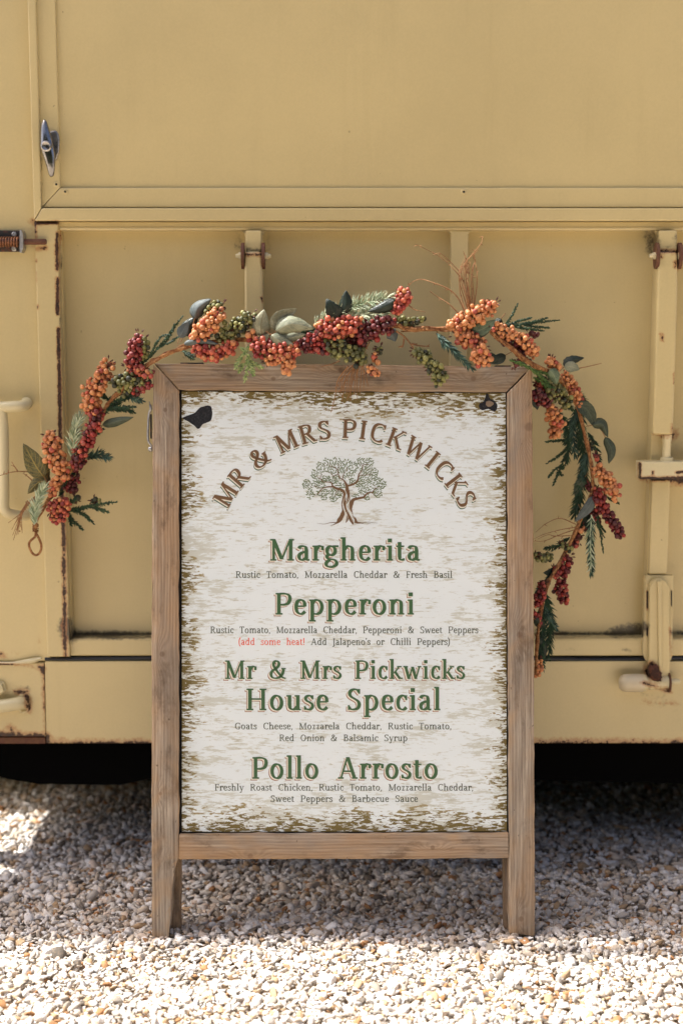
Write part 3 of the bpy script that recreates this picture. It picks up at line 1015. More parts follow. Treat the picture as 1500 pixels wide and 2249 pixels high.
E = pm.math('MAXIMUM', pm.math('MAXIMUM', ex, et), eb)
n1 = pm.noise(pm.obj(scale=(60, 1, 250)), 1.0, 5, 0.62, 0.3)
n1b = pm.noise(pm.obj(scale=(18, 1, 70), loc=(3, 0, 2)), 1.0, 6, 0.7, 0.2)
nn = pm.math('ADD', pm.math('MULTIPLY', n1, 0.62), pm.math('MULTIPLY', n1b, 0.38))
wearm = pm.math('ADD', nn, pm.math('MULTIPLY', pm.math('POWER', E, 0.6), 0.104))
olive = pm.math('MULTIPLY', pm.step(wearm, 0.576, 0.588), pm.step(E, 0.02, 0.14))
# soft blotches
n2 = pm.noise(pm.obj(scale=(9, 1, 30), loc=(7, 0, 5)), 1.0, 9, 0.78, 0.3)
n3 = pm.noise(pm.obj(scale=(40, 1, 260), loc=(1, 0, 9)), 1.0, 5, 0.7, 0.3)
white = pm.mix(pm.noise(pm.obj(scale=(5, 1, 9)), 1.0, 3), srgb(215, 225, 227), srgb(228, 235, 234))
E2 = pm.math('SUBTRACT', 1.0, pm.math('DIVIDE', pm.math('MINIMUM', pm.math('MINIMUM', dx, dtop), dbot), 0.10), clamp=True)
pal_ = pm.mix(pm.math('MULTIPLY', pm.step(pm.math('ADD', pm.math('ADD', pm.math('MULTIPLY', n2, 0.6), pm.math('MULTIPLY', n3, 0.4)), pm.math('MULTIPLY', E2, 0.05)), 0.515, 0.565), 0.55), white, srgb(176, 173, 148))
pal_ = pm.mix(pm.math('MULTIPLY', pm.step(n3, 0.58, 0.66), 0.42), pal_, srgb(160, 155, 128))
ol = pm.mix(pm.step(E, 0.05, 0.75), srgb(160, 147, 108), srgb(112, 98, 56))
col = pm.mix(olive, pal_, ol)
# darker wood hairlines
hl = pm.noise(pm.obj(scale=(6, 1, 330), loc=(2, 0, 4)), 1.0, 3, 0.6)
col = pm.mix(pm.math('MULTIPLY', pm.step(hl, 0.66, 0.72), 0.22), col, srgb(120, 104, 82))
# stains
sp = pm.noise(pm.obj(scale=(70, 1, 90), loc=(5, 0, 2)), 1.0, 3, 0.6)
col = pm.mix(pm.math('MULTIPLY', pm.step(sp, 0.735, 0.77), 0.55), col, srgb(112, 78, 62))
pm.color(col)
pm.bump(pm.noise(pm.obj(scale=(18, 1, 18)), 1.0, 3, 0.5), 0.12, 0.003)
PX0, PX1, PY0, PY1 = 397.5, 1113, 859, 1830
poster = plank('poster', [(PX0, PY0 - 1), (PX1 - 1, PY0 + 3), (PX1 + 1, PY1 - 1), (PX0 + 1, PY1)], 0.0095, 0.0125, pm.m, rough=0, bev=0.0003, step=0.4)
poster['label'] = 'off-white distressed paper print with green menu text'
YT = 0.0095

flat = lambda nm, c, r=0.5: NT(nm, r, 0.3).color(c)


def print_ink(nm, c, wearv=0.74):
    n = NT(nm, 0.42, 0.3)
    o = n.obj(scale=(60, 1, 90))
    v = n.noise(n.obj(scale=(400, 1, 400)), 1.0, 2)
    c2 = tuple(x * 1.25 + 0.01 for x in c[:3]) + (1,)
    n.color(n.mix(n.step(n.noise(o, 1.0, 5, 0.7), wearv - .04, wearv), n.mix(v, c, c2), srgb(200, 192, 176)))
    return n.m


INK_G = print_ink('green_ink', srgb(60, 92, 60))
INK_R = print_ink('red_brown_ink', srgb(140, 92, 70))
INK_C = print_ink('cream_ink', srgb(212, 208, 192))
INK_T = print_ink('grey_text_ink', srgb(60, 68, 52))
INK_O = print_ink('orange_red_ink', srgb(214, 88, 62))
INK_B = print_ink('brown_ink', srgb(106, 80, 55))
INK_D = print_ink('deep_green_ink', srgb(36, 78, 54))
INK_L = print_ink('leaf_ink', srgb(88, 104, 60))


# ------------------------------------------------------------------ serif letters drawn stroke by stroke
class Glyphs:
    def __init__(self, S, T):
        self.S, self.T = S, T

    def get(self, chh):
        S, T = self.S, self.T
        out = []

        def V(x, y0, y1, w=None):
            w = w or S
            out.append([(x - w / 2, y0), (x + w / 2, y0), (x + w / 2, y1), (x - w / 2, y1)])

        def H(x0, x1, y, t=None):
            t = t or T
            out.append([(x0, y), (x1, y), (x1, y + t), (x0, y + t)])

        def L(x0, y0, x1, y1, w):
            out.append([(x0 - w / 2, y0), (x0 + w / 2, y0), (x1 + w / 2, y1), (x1 - w / 2, y1)])

        def C(P, smax=None, smin=None, closed=False):
            a, b = smin or T, smax or S
            if closed:
                q = P
            else:
                q = ribbon_pts(P, 5)
            q = [np.array(p, float) for p in q]
            n = len(q)
            Lf, Rt = [], []
            for i in range(n):
                if closed: d = q[(i + 1) % n] - q[i - 1]
                else: d = q[min(i + 1, n - 1)] - q[max(i - 1, 0)]
                d = d / (np.linalg.norm(d) + 1e-9)
                th = math.atan2(d[1], d[0])
                w = a + (b - a) * abs(math.sin(th + R(14))) ** 1.3
                nr = np.array([-d[1], d[0]])
                Lf.append(q[i] + nr * w / 2); Rt.append(q[i] - nr * w / 2)
            out.append(('strip', Lf, Rt, closed))

        def O(cx, cy, rx, ry):
            C([(cx + rx * math.sin(a), cy + ry * math.cos(a)) for a in np.linspace(0, 2 * math.pi, 30, endpoint=False)], closed=True)

        top = 100 - T
        xt = 70 - T
        adv = 60
        if chh == ' ': adv = 60
        elif chh == 'M':
            V(23, 0, 98, S * .72); L(22, 100, 61, 6, S * 1.05); L(61, 6, 100, 100, S * .55); V(102, 0, 100); H(7, 36, 0); H(88, 118, 0); H(6, 26, top); H(96, 118, top); adv = 124
        elif chh in 'RPB':
            V(22, 0, 100); H(7, 39, 0)
            if chh == 'R':
                H(7, 50, top); C([(26, 96), (50, 96), (64, 89), (67, 75), (60, 58), (46, 51), (26, 51)]); L(44, 52, 78, 0, S); H(74, 92, 0); adv = 92
            elif chh == 'P':
                H(7, 50, top); C([(26, 96), (52, 96), (69, 88), (73, 71), (65, 53), (48, 46), (26, 46)]); adv = 84
            else:
                H(7, 50, 0); H(7, 46, top); C([(26, 96), (48, 96), (61, 88), (62, 72), (52, 57), (26, 54)]); C([(26, 54), (54, 52), (70, 41), (72, 24), (61, 8), (44, 4), (26, 4)]); adv = 86
        elif chh == 'S':
            C([(59, 84), (50, 94), (36, 96), (21, 90), (15, 77), (22, 63), (38, 53), (54, 42), (60, 27), (53, 10), (36, 4), (20, 6), (12, 15)]); V(60, 76, 98, T * 1.2); V(11, 2, 24, T * 1.2); adv = 74
        elif chh == 'I':
            V(23, 0, 100); H(7, 39, 0); H(7, 39, top); adv = 46
        elif chh in 'CG':
            C([(76, 86), (66, 94), (52, 96), (34, 92), (21, 77), (17, 50), (21, 24), (36, 8), (54, 4), (68, 7), (78, 15)]); V(77, 74, 98, T * 1.2); adv = 88
            if chh == 'G': V(74, 5, 42); H(60, 88, 42 - T); adv = 94
        elif chh == 'K':
            V(22, 0, 100); H(7, 38, 0); H(7, 38, top); L(36, 48, 78, 100, S * .6); L(42, 58, 80, 0, S); H(64, 92, top); H(70, 96, 0); adv = 96
        elif chh == 'W':
            L(16, 100, 42, 0, S); L(42, 0, 69, 90, S * .55); L(69, 90, 94, 0, S); L(94, 0, 122, 100, S * .55); H(2, 32, top); H(110, 134, top); adv = 136
        elif chh == 'T':
            V(42, 0, 100); H(26, 58, 0); H(6, 78, top); V(6 + T / 2, 78, 100, T); V(78 - T / 2, 78, 100, T); adv = 82
        elif chh == 'F':
            V(22, 0, 100); H(7, 38, 0); H(7, 68, top); V(68 - T / 2, 78, 100, T); H(24, 54, 48); V(54, 40, 60, T); adv = 74
        elif chh == 'A':
            L(17, 0, 48, 100, S * .55); L(50, 100, 84, 0, S); H(28, 72, 31); H(3, 31, 0); H(70, 98, 0); adv = 100
        elif chh == 'J':
            V(24, -2, 100); H(9, 39, top); C([(24, 0), (22, -13), (12, -23), (-2, -25)]); adv = 46
        elif chh == 'H':
            V(23, 0, 100); V(85, 0, 100); H(7, 39, 0); H(69, 101, 0); H(7, 39, top); H(69, 101, top); H(23, 85, 48); adv = 108
        elif chh == 'O':
            O(50, 50, 34, 46); adv = 100
        elif chh == '&':
            C([(86, 52), (80, 30), (64, 11), (42, 4), (22, 9), (14, 25), (21, 42), (44, 58), (57, 72), (59, 86), (50, 96), (37, 95), (29, 84), (31, 68), (46, 46), (66, 22), (82, 8), (99, 3)]); H(73, 99, 52); adv = 106
        elif chh == 'a':
            C([(13, 55), (18, 64), (31, 67), (43, 63), (47, 48), (47, 30)]); V(47, 8, 50); C([(47, 42), (30, 38), (17, 30), (13, 18), (19, 6), (30, 4), (42, 10), (48, 20)]); C([(47, 12), (50, 4), (62, 4)], S * .7); adv = 66
        elif chh in 'bdp':
            if chh == 'b': V(19, 2, 108); H(5, 20, 108 - T); C([(19, 50), (28, 63), (42, 67), (57, 58), (64, 36), (57, 13), (40, 3.5), (26, 5), (19, 12)])
            if chh == 'd': V(57, 0, 108); H(43, 58, 108 - T); H(57, 72, 0); C([(57, 56), (48, 66), (36, 67), (21, 58), (14, 34), (19, 12), (32, 3.5), (46, 7), (57, 20)])
            if chh == 'p': V(20, -32, 70); H(5, 20, xt); H(5, 36, -32); C([(20, 50), (29, 63), (43, 67), (58, 58), (65, 36), (58, 13), (44, 3.5), (30, 4), (20, 10)])
            adv = 78
        elif chh == 'c':
            C([(52, 58), (44, 66), (34, 67), (20, 58), (14, 35), (19, 13), (32, 4), (44, 5), (54, 14)]); V(53, 47, 69, T * 1.3); adv = 60
        elif chh == 'e':
            H(15, 55, 35); C([(54, 37), (52, 56), (43, 66), (33, 67), (20, 60), (14, 38), (18, 15), (31, 4), (44, 5), (56, 15)]); adv = 65
        elif chh == 'g':
            O(31, 46, 19, 20.5); H(38, 66, 62, T * 1.2); C([(20, 30), (12, 20), (16, 11), (30, 7), (46, 4), (56, -6), (54, -19), (38, -28), (20, -28), (9, -20), (10, -8), (20, 1), (28, 6)]); adv = 66
        elif chh in 'hnm':
            hh = 108 if chh == 'h' else 70
            V(20, 0, hh); H(5, 20, hh - T); H(6, 34, 0); C([(20, 48), (31, 62), (44, 67), (57, 60), (60, 44), (60, 20)]); V(60, 0, 40); H(47, 74, 0); adv = 80
            if chh == 'm':
                C([(60, 48), (71, 62), (84, 67), (97, 60), (100, 44), (100, 20)]); V(100, 0, 40); H(87, 114, 0); adv = 120
        elif chh == 'i':
            V(21, 0, 70); H(6, 21, xt); H(7, 35, 0); V(20, 84, 102, S * 1.15); adv = 41
        elif chh == 'k':
            V(20, 0, 108); H(5, 20, 108 - T); H(6, 34, 0); L(32, 30, 62, 70, S * .6); L(36, 40, 66, 0, S); H(48, 74, xt); H(56, 80, 0); adv = 79
        elif chh == 'l':
            V(21, 0, 108); H(6, 21, 108 - T); H(7, 35, 0); adv = 41
        elif chh == 'o':
            O(37, 35, 23.5, 32); adv = 74
        elif chh == 'r':
            V(20, 0, 70); H(5, 20, xt); H(6, 36, 0); C([(20, 44), (29, 60), (40, 67), (54, 64)]); V(52, 48, 68, T * 1.8); adv = 57
        elif chh == 's':
            C([(45, 57), (38, 65), (28, 67), (16, 62), (13, 52), (20, 43), (33, 36), (44, 27), (45, 15), (36, 5), (26, 3.5), (14, 7), (9, 13)], S * .9); V(46, 50, 69, T * 1.1); V(9, 2, 20, T * 1.1); adv = 55
        elif chh == 't':
            V(20, 18, 86); H(5, 42, xt); C([(20, 24), (22, 9), (30, 4), (44, 7)]); adv = 48
        elif chh == 'u':
            V(20, 22, 70); H(5, 20, xt); C([(20, 28), (23, 11), (34, 4), (46, 7), (59, 20)]); V(59, 0, 70); H(44, 59, xt); H(59, 74, 0); adv = 79
        elif chh == 'w':
            L(13, 70, 33, 0, S); L(33, 0, 53, 66, S * .55); L(53, 66, 73, 0, S); L(73, 0, 94, 70, S * .55); H(1, 27, xt); H(83, 104, xt); adv = 105
        elif chh == 'y':
            L(14, 70, 38, 0, S); L(31, -18, 62, 70, S * .55); C([(33, -14), (27, -25), (18, -28), (8, -26)]); H(2, 30, xt); H(50, 72, xt); adv = 73
        elif chh == 'z':
            H(9, 51, 0); H(9, 51, xt); L(17, 0, 43, 70, S * .9); V(51 - T / 2, 0, 18, T); V(9 + T / 2, 52, 70, T); adv = 60
        elif chh == ',':
            V(15, 0, 12, S * 1.1); L(10, -16, 17, 2, S * .6); adv = 30
        elif chh == "'":
            V(14, 92, 106, S * 1.1); L(9, 76, 16, 94, S * .6); adv = 26
        elif chh == '(':
            C([(36, 112), (20, 84), (15, 44), (20, 6), (36, -22)]); adv = 42
        elif chh == ')':
            C([(6, 112), (22, 84), (27, 44), (22, 6), (6, -22)]); adv = 42
        elif chh == '!':
            L(18, 28, 18, 104, S); V(18, 0, 15, S * 1.1); adv = 36
        return out, adv


def lay(text, S, T, spacew, track=0.0):
    g = Glyphs(S, T)
    items, x = [], 0.0
    for c in text:
        prims, adv = g.get(c)
        if c == ' ':
            x += spacew; continue
        items.append((c, x, adv, prims))
        x += adv + track
    return items, x


def put(mb, prims, fn, y):
    """fn maps glyph units to board pixels; y is the depth"""
    k = 0
    for p in prims:
        yy = y - (k % 6) * 0.000012
        k += 1
        if isinstance(p, tuple):
            _, Lf, Rt, closed = p
            n = len(Lf)
            vs_ = [fn(*q) for q in Lf] + [fn(*q) for q in Rt]
            fs = [(i, i + 1, n + i + 1, n + i) for i in range(n - 1)]
            if closed: fs.append((n - 1, 0, n, 2 * n - 1))
        else:
            vs_ = [fn(*q) for q in p]
            fs = [(0, 1, 2, 3)]
        mb.add([bl(a, b, yy) for a, b in vs_], fs)


def text_line(name, text, x0, x1, base, cap, layers, S=15, T=6, spacew=60, track=4, parent=None, spans=None):
    items, wd = lay(text, S, T, spacew, track)
    first = items[0][1]; last = items[-1][1] + items[-1][2]
    lo, hi = first + 5, last - 5
    sx = (x1 - x0) / (hi - lo); sy = cap / 100.0
    words, cur = [], []
    ci = -1
    for i, it in enumerate(items):
        ci += 1
        while text[ci] == ' ':
            ci += 1
            words.append(cur); cur = []
        cur.append(i)
    words.append(cur)
    for li, (ox, oy, mat) in enumerate(layers):
        for wd_i in words:
            mb = MB()
            ink = mat
            for i in wd_i:
                c, gx, adv, prims = items[i]
                fn = lambda a, b, gx=gx: (x0 + (gx + a - lo) * sx + ox, base - b * sy + oy)
                if spans and spans[0] <= i < spans[1]:
                    if c != '(': ink = spans[2]
                put(mb, prims, fn, YT - 0.00012 * (li + 1))
            o = mb.build('word' if li == len(layers) - 1 else 'word_shadow', ink, poster, smooth=False)
            if li == len(layers) - 1:
                o['label'] = 'printed word ' + ''.join(items[i][0] for i in wd_i)


HEAD = [(-3.9, 3.7, INK_R), (-2.4, 2.2, INK_C), (0, 0, INK_G)]
text_line('word', 'Margherita', 592, 922, 1232, 48, HEAD, 17.5, 7.5)
text_line('word', 'Pepperoni', 604, 910, 1351, 48, HEAD, 17.5, 7.5)
text_line('word', 'Mr & Mrs Pickwicks', 493, 1021, 1493, 41, HEAD, 17.5, 7.5, spacew=66)
text_line('word', 'House Special', 540, 968, 1562, 48, HEAD, 17.5, 7.5, spacew=78)
text_line('word', 'Pollo Arrosto', 553, 962, 1713, 48, HEAD, 17.5, 7.5, spacew=82)
TXT = [(0, 0, INK_T)]
kw = dict(S=15, T=8.5, spacew=88, track=0)
text_line('word', 'Rustic Tomato, Mozzarella Cheddar & Fresh Basil', 517, 994, 1270, 14.8, TXT, **kw)
text_line('word', 'Rustic Tomato, Mozzarella Cheddar, Pepperoni & Sweet Peppers', 461, 1051, 1392, 14.8, TXT, **kw)
text_line('word', "(add some heat! Add Jalapeno's or Chilli Peppers)", 523, 989, 1418, 14.8, TXT, spans=(1, 13, INK_O), **kw)
text_line('word', 'Goats Cheese, Mozzarela Cheddar, Rustic Tomato,', 515, 992, 1604, 14.5, TXT, **kw)
text_line('word', 'Red Onion & Balsamic Syrup', 613, 895, 1630, 14.5, TXT, **kw)
text_line('word', 'Freshly Roast Chicken, Rustic Tomato, Mozzarella Cheddar,', 471, 1040, 1739, 14.5, TXT, **kw)
text_line('word', 'Sweet Peppers & Barbecue Sauce', 594, 918, 1764, 14.5, TXT, **kw)

# arched title
TITLE = 'MR & MRS PICKWICKS'
items, wd = lay(TITLE, 18, 7.5, 44, 13)
ACX, ACY, AR = 757.0, 1249.0, 288.0
a0, a1 = R(-62.5), R(62.5)
groups_ = [(0, 2), (2, 3), (3, 6), (6, 15)]
for li, (drop, sidex, mat) in enumerate(((5.2, -1.4, INK_D), (3.0, -0.6, INK_C), (0, 0, INK_B))):
    for g0, g1 in groups_:
        mb = MB()
        for c, gx, adv, prims in items[g0:g1]:
            al = a0 + (a1 - a0) * (gx + adv / 2 - 5) / (wd - 24)
            bx, by = ACX + AR * math.sin(al), ACY - AR * math.cos(al)
            ca, sa = math.cos(al), math.sin(al)
            s = 0.415

            def fn(a, b, adv=adv, bx=bx, by=by, ca=ca, sa=sa):
                u = (a - adv / 2) * s * 0.98; v = b * s
                return bx + u * ca + v * sa + sidex, by + u * sa - v * ca + drop
            put(mb, prims, fn, YT - 0.00012 * (li + 1))
        o = mb.build('word' if li == 2 else 'word_shadow', mat, poster, smooth=False)
        if li == 2: o['label'] = 'word of the arched title reading ' + ''.join(i[0] for i in items[g0:g1])

# tree emblem
tx = lambda x, y: (640 + x / 6.52, 990 + y / 6.52)
mb = MB(); mo = MB()
kk = [0]


def trib(P, ws, m=mb, lay_=0.00030):
    q = ribbon_pts(P, 6); n = len(q)
    ww = np.interp(np.linspace(0, 1, n), np.linspace(0, 1, len(ws)), ws)
    Lf, Rt = [], []
    for i in range(n):
        d = q[min(i + 1, n - 1)] - q[max(i - 1, 0)]; d = d / (np.linalg.norm(d) + 1e-9)
        nr = np.array([-d[1], d[0]])
        Lf.append(q[i] + nr * ww[i] / 2); Rt.append(q[i] - nr * ww[i] / 2)
    kk[0] += 1
    yy = YT - lay_ - (kk[0] % 20) * 0.00001
    m.add([bl(*tx(*p), yy) for p in Lf] + [bl(*tx(*p), yy) for p in Rt], [(i, i + 1, n + i + 1, n + i) for i in range(n - 1)])


trib([(745, 410), (790, 490), (800, 560), (820, 640), (800, 720), (770, 780), (790, 860), (820, 930), (860, 1000), (885, 1055)], [14, 40, 52, 36, 34, 30, 34, 40, 48, 20])
trib([(590, 505), (640, 535), (720, 560), (760, 610), (745, 690), (722, 760), (735, 850), (720, 930), (680, 1000), (655, 1040)], [26, 34, 42, 38, 34, 12, 20, 50, 60, 10])
trib([(775, 650), (760, 730), (775, 820), (800, 880), (800, 980), (780, 1030)], [6, 40, 26, 12, 34, 10])
trib([(745, 850), (735, 900), (700, 980), (650, 1035)], [10, 60, 56, 26])
trib([(1040, 665), (960, 680), (890, 700), (855, 760), (845, 830), (870, 880), (880, 930), (915, 980), (930, 1035)], [30, 34, 44, 64, 50, 10, 12, 30, 46])
trib([(1030, 672), (1080, 615), (1130, 590), (1160, 595), (1190, 550), (1230, 525), (1290, 505)], [34, 22, 20, 18, 12, 8, 4])
trib([(1150, 590), (1175, 620), (1215, 635)], [10, 8, 3]); trib([(1195, 550), (1200, 500), (1190, 480)], [6, 4, 2])
trib([(800, 500), (860, 485), (920, 455), (955, 410), (965, 340), (1000, 290), (1020, 250), (1025, 205), (1070, 190), (1120, 200)], [30, 30, 24, 26, 18, 14, 12, 12, 8, 3])
trib([(965, 370), (1000, 345), (1060, 345), (1120, 340), (1170, 325)], [14, 10, 10, 7, 2]); trib([(1020, 215), (1010, 190), (995, 178)], [8, 5, 2])
trib([(745, 412), (700, 390), (675, 340), (660, 280), (630, 235), (580, 225), (545, 215), (550, 180)], [14, 16, 14, 12, 12, 8, 6, 2])
trib([(668, 330), (630, 345), (600, 360), (570, 320), (500, 300)], [10, 9, 10, 7, 2]); trib([(660, 270), (685, 230), (670, 200), (650, 185)], [8, 7, 5, 2])
trib([(735, 410), (740, 350), (770, 300), (800, 260), (790, 215)], [12, 10, 8, 7, 2])
trib([(590, 510), (575, 460), (530, 445), (460, 440), (415, 400), (420, 360), (445, 325)], [24, 18, 14, 12, 12, 8, 2]); trib([(415, 400), (380, 380), (355, 365)], [9, 6, 2])
trib([(590, 515), (520, 515), (450, 535), (400, 590), (350, 635), (315, 640)], [24, 18, 12, 9, 6, 2]); trib([(445, 540), (400, 530), (350, 505), (300, 520), (265, 495)], [8, 6, 7, 4, 2])
trib([(350, 505), (335, 480), (340, 460)], [5, 4, 2]); trib([(390, 600), (410, 620), (440, 625)], [6, 5, 2]); trib([(690, 560), (650, 575), (640, 620), (600, 665)], [7, 6, 6, 2])
trib([(820, 620), (835, 565), (870, 565), (878, 548)], [7, 5, 4, 2]); trib([(655, 1030), (560, 1030), (470, 1050), (365, 1040)], [12, 8, 5, 2])
trib([(650, 1035), (600, 1060), (550, 1078)], [16, 10, 2]); trib([(930, 1030), (1000, 1035), (1040, 1046)], [30, 14, 2]); trib([(1000, 1035), (1090, 1020), (1170, 1030), (1240, 1035)], [6, 4, 4, 2])
trib([(1085, 1047), (1110, 1038), (1140, 1042)], [2, 5, 2]); trib([(830, 640), (842, 690), (820, 760), (808, 820)], [6, 8, 7, 3])
o = mb.build('tree_emblem', INK_B, poster, smooth=False); o['label'] = 'printed olive tree emblem, brown trunk and branches'
m2 = MB()
for P, ws in (([(775, 640), (740, 740), (745, 830), (790, 900), (810, 970)], [4, 8, 7, 9, 4]), ([(825, 660), (790, 740), (795, 830), (850, 930), (880, 1020)], [3, 8, 8, 8, 3]),
              ([(850, 640), (825, 740), (830, 830), (865, 900), (900, 960)], [3, 9, 8, 7, 3]), ([(770, 850), (770, 930), (735, 990), (720, 1020)], [7, 9, 6, 3]), ([(770, 940), (765, 990), (740, 1035)], [5, 6, 3]), ([(795, 870), (780, 920), (800, 1010)], [4, 6, 3])):
    trib(P, ws, m2, 0.00060)
m2.build('emblem_grain', INK_C, poster, smooth=False)
ml = MB()
blobs = [(230, 480, 75, 75), (270, 620, 65, 70), (330, 330, 55, 70), (420, 240, 70, 90), (520, 150, 60, 60), (640, 150, 70, 60), (560, 270, 90, 60), (790, 190, 90, 70), (720, 270, 60, 50),
         (900, 240, 60, 90), (1000, 150, 80, 60), (1120, 160, 70, 60), (850, 310, 80, 50), (1070, 270, 80, 60), (1180, 310, 65, 70), (1080, 400, 100, 60), (1200, 430, 90, 60), (1290, 470, 65, 70),
         (1240, 600, 70, 70), (1100, 500, 110, 60), (960, 470, 70, 45), (880, 430, 55, 40), (1050, 590, 80, 40), (920, 640, 50, 30), (1085, 680, 35, 30), (450, 600, 90, 60), (470, 670, 40, 35),
         (400, 480, 80, 60), (500, 400, 70, 50), (610, 420, 70, 50), (700, 500, 70, 45), (600, 590, 80, 50), (600, 690, 65, 45), (690, 620, 35, 50), (370, 420, 60, 40), (780, 360, 45, 30), (640, 380, 50, 30), (1000, 560, 40, 35)]
r2 = random.Random(5)
placed = []
for bx, by, rx, ry in blobs:
    for k in range(90):
        a = r2.uniform(0, 2 * math.pi); rr_ = math.sqrt(r2.random())
        x, y = bx + rx * rr_ * math.cos(a), by + ry * rr_ * math.sin(a)
        if all((x - u) ** 2 + (y - v) ** 2 > 21 ** 2 for u, v in placed):
            placed.append((x, y))
            an = math.atan2(y - 560, x - 760) + r2.uniform(-1.0, 1.0)
            ln, wd_ = r2.uniform(18, 25), r2.uniform(6.4, 8.4)
            d = np.array([math.cos(an), math.sin(an)]); nr = np.array([-d[1], d[0]])
            pts = [np.array([x, y]) + d * t * ln + nr * s * wd_ for t, s in ((-1, 0), (-.35, .9), (.25, 1), (1, 0), (.25, -1), (-.35, -.9))]
            kk[0] += 1
            ml.add([bl(*tx(*p), YT - .00012 - (kk[0] % 8) * .00001) for p in pts], [(0, 1, 2, 3, 4, 5)])
o = ml.build('emblem_leaves', INK_L, poster, smooth=False)
o['kind'] = 'stuff'

# torn black patches on the poster
tape = NT('torn_black_tape', 0.75, 0.3)
f_ = tape.noise(tape.obj(), 260, 5, 0.7)
tape.color(tape.mix(tape.step(f_, 0.45, 0.75), (0.012, 0.013, 0.016, 1), (0.05, 0.052, 0.058, 1)))
tape.bump(f_, 0.8, 0.002)


def torn(name, pts, y1, mat, n=4):
    q = ribbon_pts(pts + [pts[0]], n)[:-1]
    q = [(p[0] + random.uniform(-.5, .5), p[1] + random.uniform(-.5, .5)) for p in q]
    cx = sum(p[0] for p in q) / len(q); cy = sum(p[1] for p in q) / len(q)
    vs_ = [bl(p[0], p[1], YT - .00005) for p in q] + [bl(cx + (p[0] - cx) * .93, cy + (p[1] - cy) * .93, y1) for p in q]
    nq = len(q)
    fs = [(i, (i + 1) % nq, nq + (i + 1) % nq, nq + i) for i in range(nq)] + [tuple(nq + i for i in range(nq))]
    return mesh_py(name, vs_, fs, mat, poster)


o = torn('black_patch', [(398, 917), (412, 911), (425, 906), (440, 893), (460, 890), (465, 904), (462, 922), (445, 930), (434, 941), (422, 931)], YT - .0011, tape.m)
o['label'] = 'torn black patch at the upper left of the poster'
o = torn('black_patch', [(1069, 862), (1074, 864), (1078, 874), (1089, 880), (1094, 892), (1088, 902), (1074, 897), (1060, 900), (1053, 892), (1056, 884), (1064, 880)], YT - .0010, tape.m)
o['label'] = 'small black patch with a bare wood spot at the upper right'
torn('bare_spot', [(1069, 880), (1078, 879), (1086, 884), (1082, 890), (1073, 892), (1068, 887)], YT - .0016, WX1, 3)
# ------------------------------------------------------------------ the garland
gar = bpy.data.objects.new('berry_garland', None)
COL.objects.link(gar)
gar.location = W(750, 800, 2.5)
gar_inv = Matrix.Translation(-gar.location)
tag(gar, 'artificial autumn garland of orange, red and olive berries draped over the menu board', 'garland')
GL = gar.location


def gdepth(px, py):
    if px < 330:
        return 2.50 + min(1, (330 - px) / 150) * 0.07
    if px > 1165:
        return 2.505 + min(1, (px - 1165) / 70) * 0.085
    return 2.492


def gw(px, py, off=0.0):
    return W(px, py, gdepth(px, py) + off) - GL


def mat_berry(name, c1, c2, frost=0.35):
    n = NT(name, 0.3, 0.5)
    geo = n.n('ShaderNodeNewGeometry'); oi = n.n('ShaderNodeObjectInfo')
    r_ = n.math('FRACT', n.math('ADD', geo.outputs['Random Per Island'], oi.outputs['Random']))
    o = n.obj(src='Object')
    f = n.noise(o, 260, 4, 0.6)
    col = n.mix(r_, c1, c2)
    col = n.mix(n.math('MULTIPLY', n.step(f, 0.5, 0.75), frost), col, srgb(226, 178, 140))
    n.color(col)
    n.b.inputs['Coat Weight'].default_value = 0.12
    n.b.inputs['Coat Roughness'].default_value = 0.25
    n.b.inputs['Subsurface Weight'].default_value = 0.0
    n.val(n.b.inputs['Roughness'], n.math('ADD', 0.36, n.math('MULTIPLY', f, 0.4)))
    n.bump(n.noise(o, 4.0 if False else 380, 3, 0.5), 0.5, 0.0009)
    return n.m


BM = {
    'o': mat_berry('orange_berry', srgb(210, 144, 88), srgb(172, 100, 58)),
    'c': mat_berry('coral_berry', srgb(196, 94, 66), srgb(138, 46, 38), 0.5),
    'r': mat_berry('crimson_berry', srgb(156, 44, 34), srgb(92, 18, 24), 0.18),
    'd': mat_berry('dark_red_berry', srgb(96, 20, 24), srgb(62, 12, 18), 0.08),
    'g': mat_berry('olive_berry', srgb(136, 134, 72), srgb(70, 74, 36), 0.15),
    'k': mat_berry('dark_green_berry', srgb(52, 58, 30), srgb(34, 38, 22), 0.05),
}
BARK = NT('vine_bark', 0.8, 0.2)
f_ = BARK.noise(BARK.obj(), 150, 5, 0.7)
BARK.color(BARK.mix(BARK.step(f_, 0.35, 0.7), srgb(108, 66, 40), srgb(184, 136, 88)))
BARK.bump(f_, 0.8, 0.002)
BARK = BARK.m
TWIG = NT('dry_twig', 0.8, 0.2)
f_ = TWIG.noise(TWIG.obj(), 120, 3)
TWIG = TWIG.color(TWIG.mix(f_, srgb(96, 62, 40), srgb(176, 132, 90)))
SEED = NT('brown_husk', 0.6, 0.3).color(srgb(86, 52, 40))


def bsphere(seg=12, ring=8):
    vs_, fs = [(0, 0, 1)], []
    for i in range(1, ring):
        t = math.pi * i / ring
        for k in range(seg):
            a = 2 * math.pi * k / seg
            vs_.append((math.sin(t) * math.cos(a), math.sin(t) * math.sin(a), math.cos(t) * 1.04))
    vs_.append((0, 0, -1))
    for k in range(seg):
        fs.append((0, 1 + k, 1 + (k + 1) % seg))
    for i in range(ring - 2):
        for k in range(seg):
            a, b = 1 + i * seg + k, 1 + i * seg + (k + 1) % seg
            fs.append((a, a + seg, b + seg, b))
    l = len(vs_) - 1
    for k in range(seg):
        fs.append((l, 1 + (ring - 2) * seg + (k + 1) % seg, 1 + (ring - 2) * seg + k))
    return vs_, fs


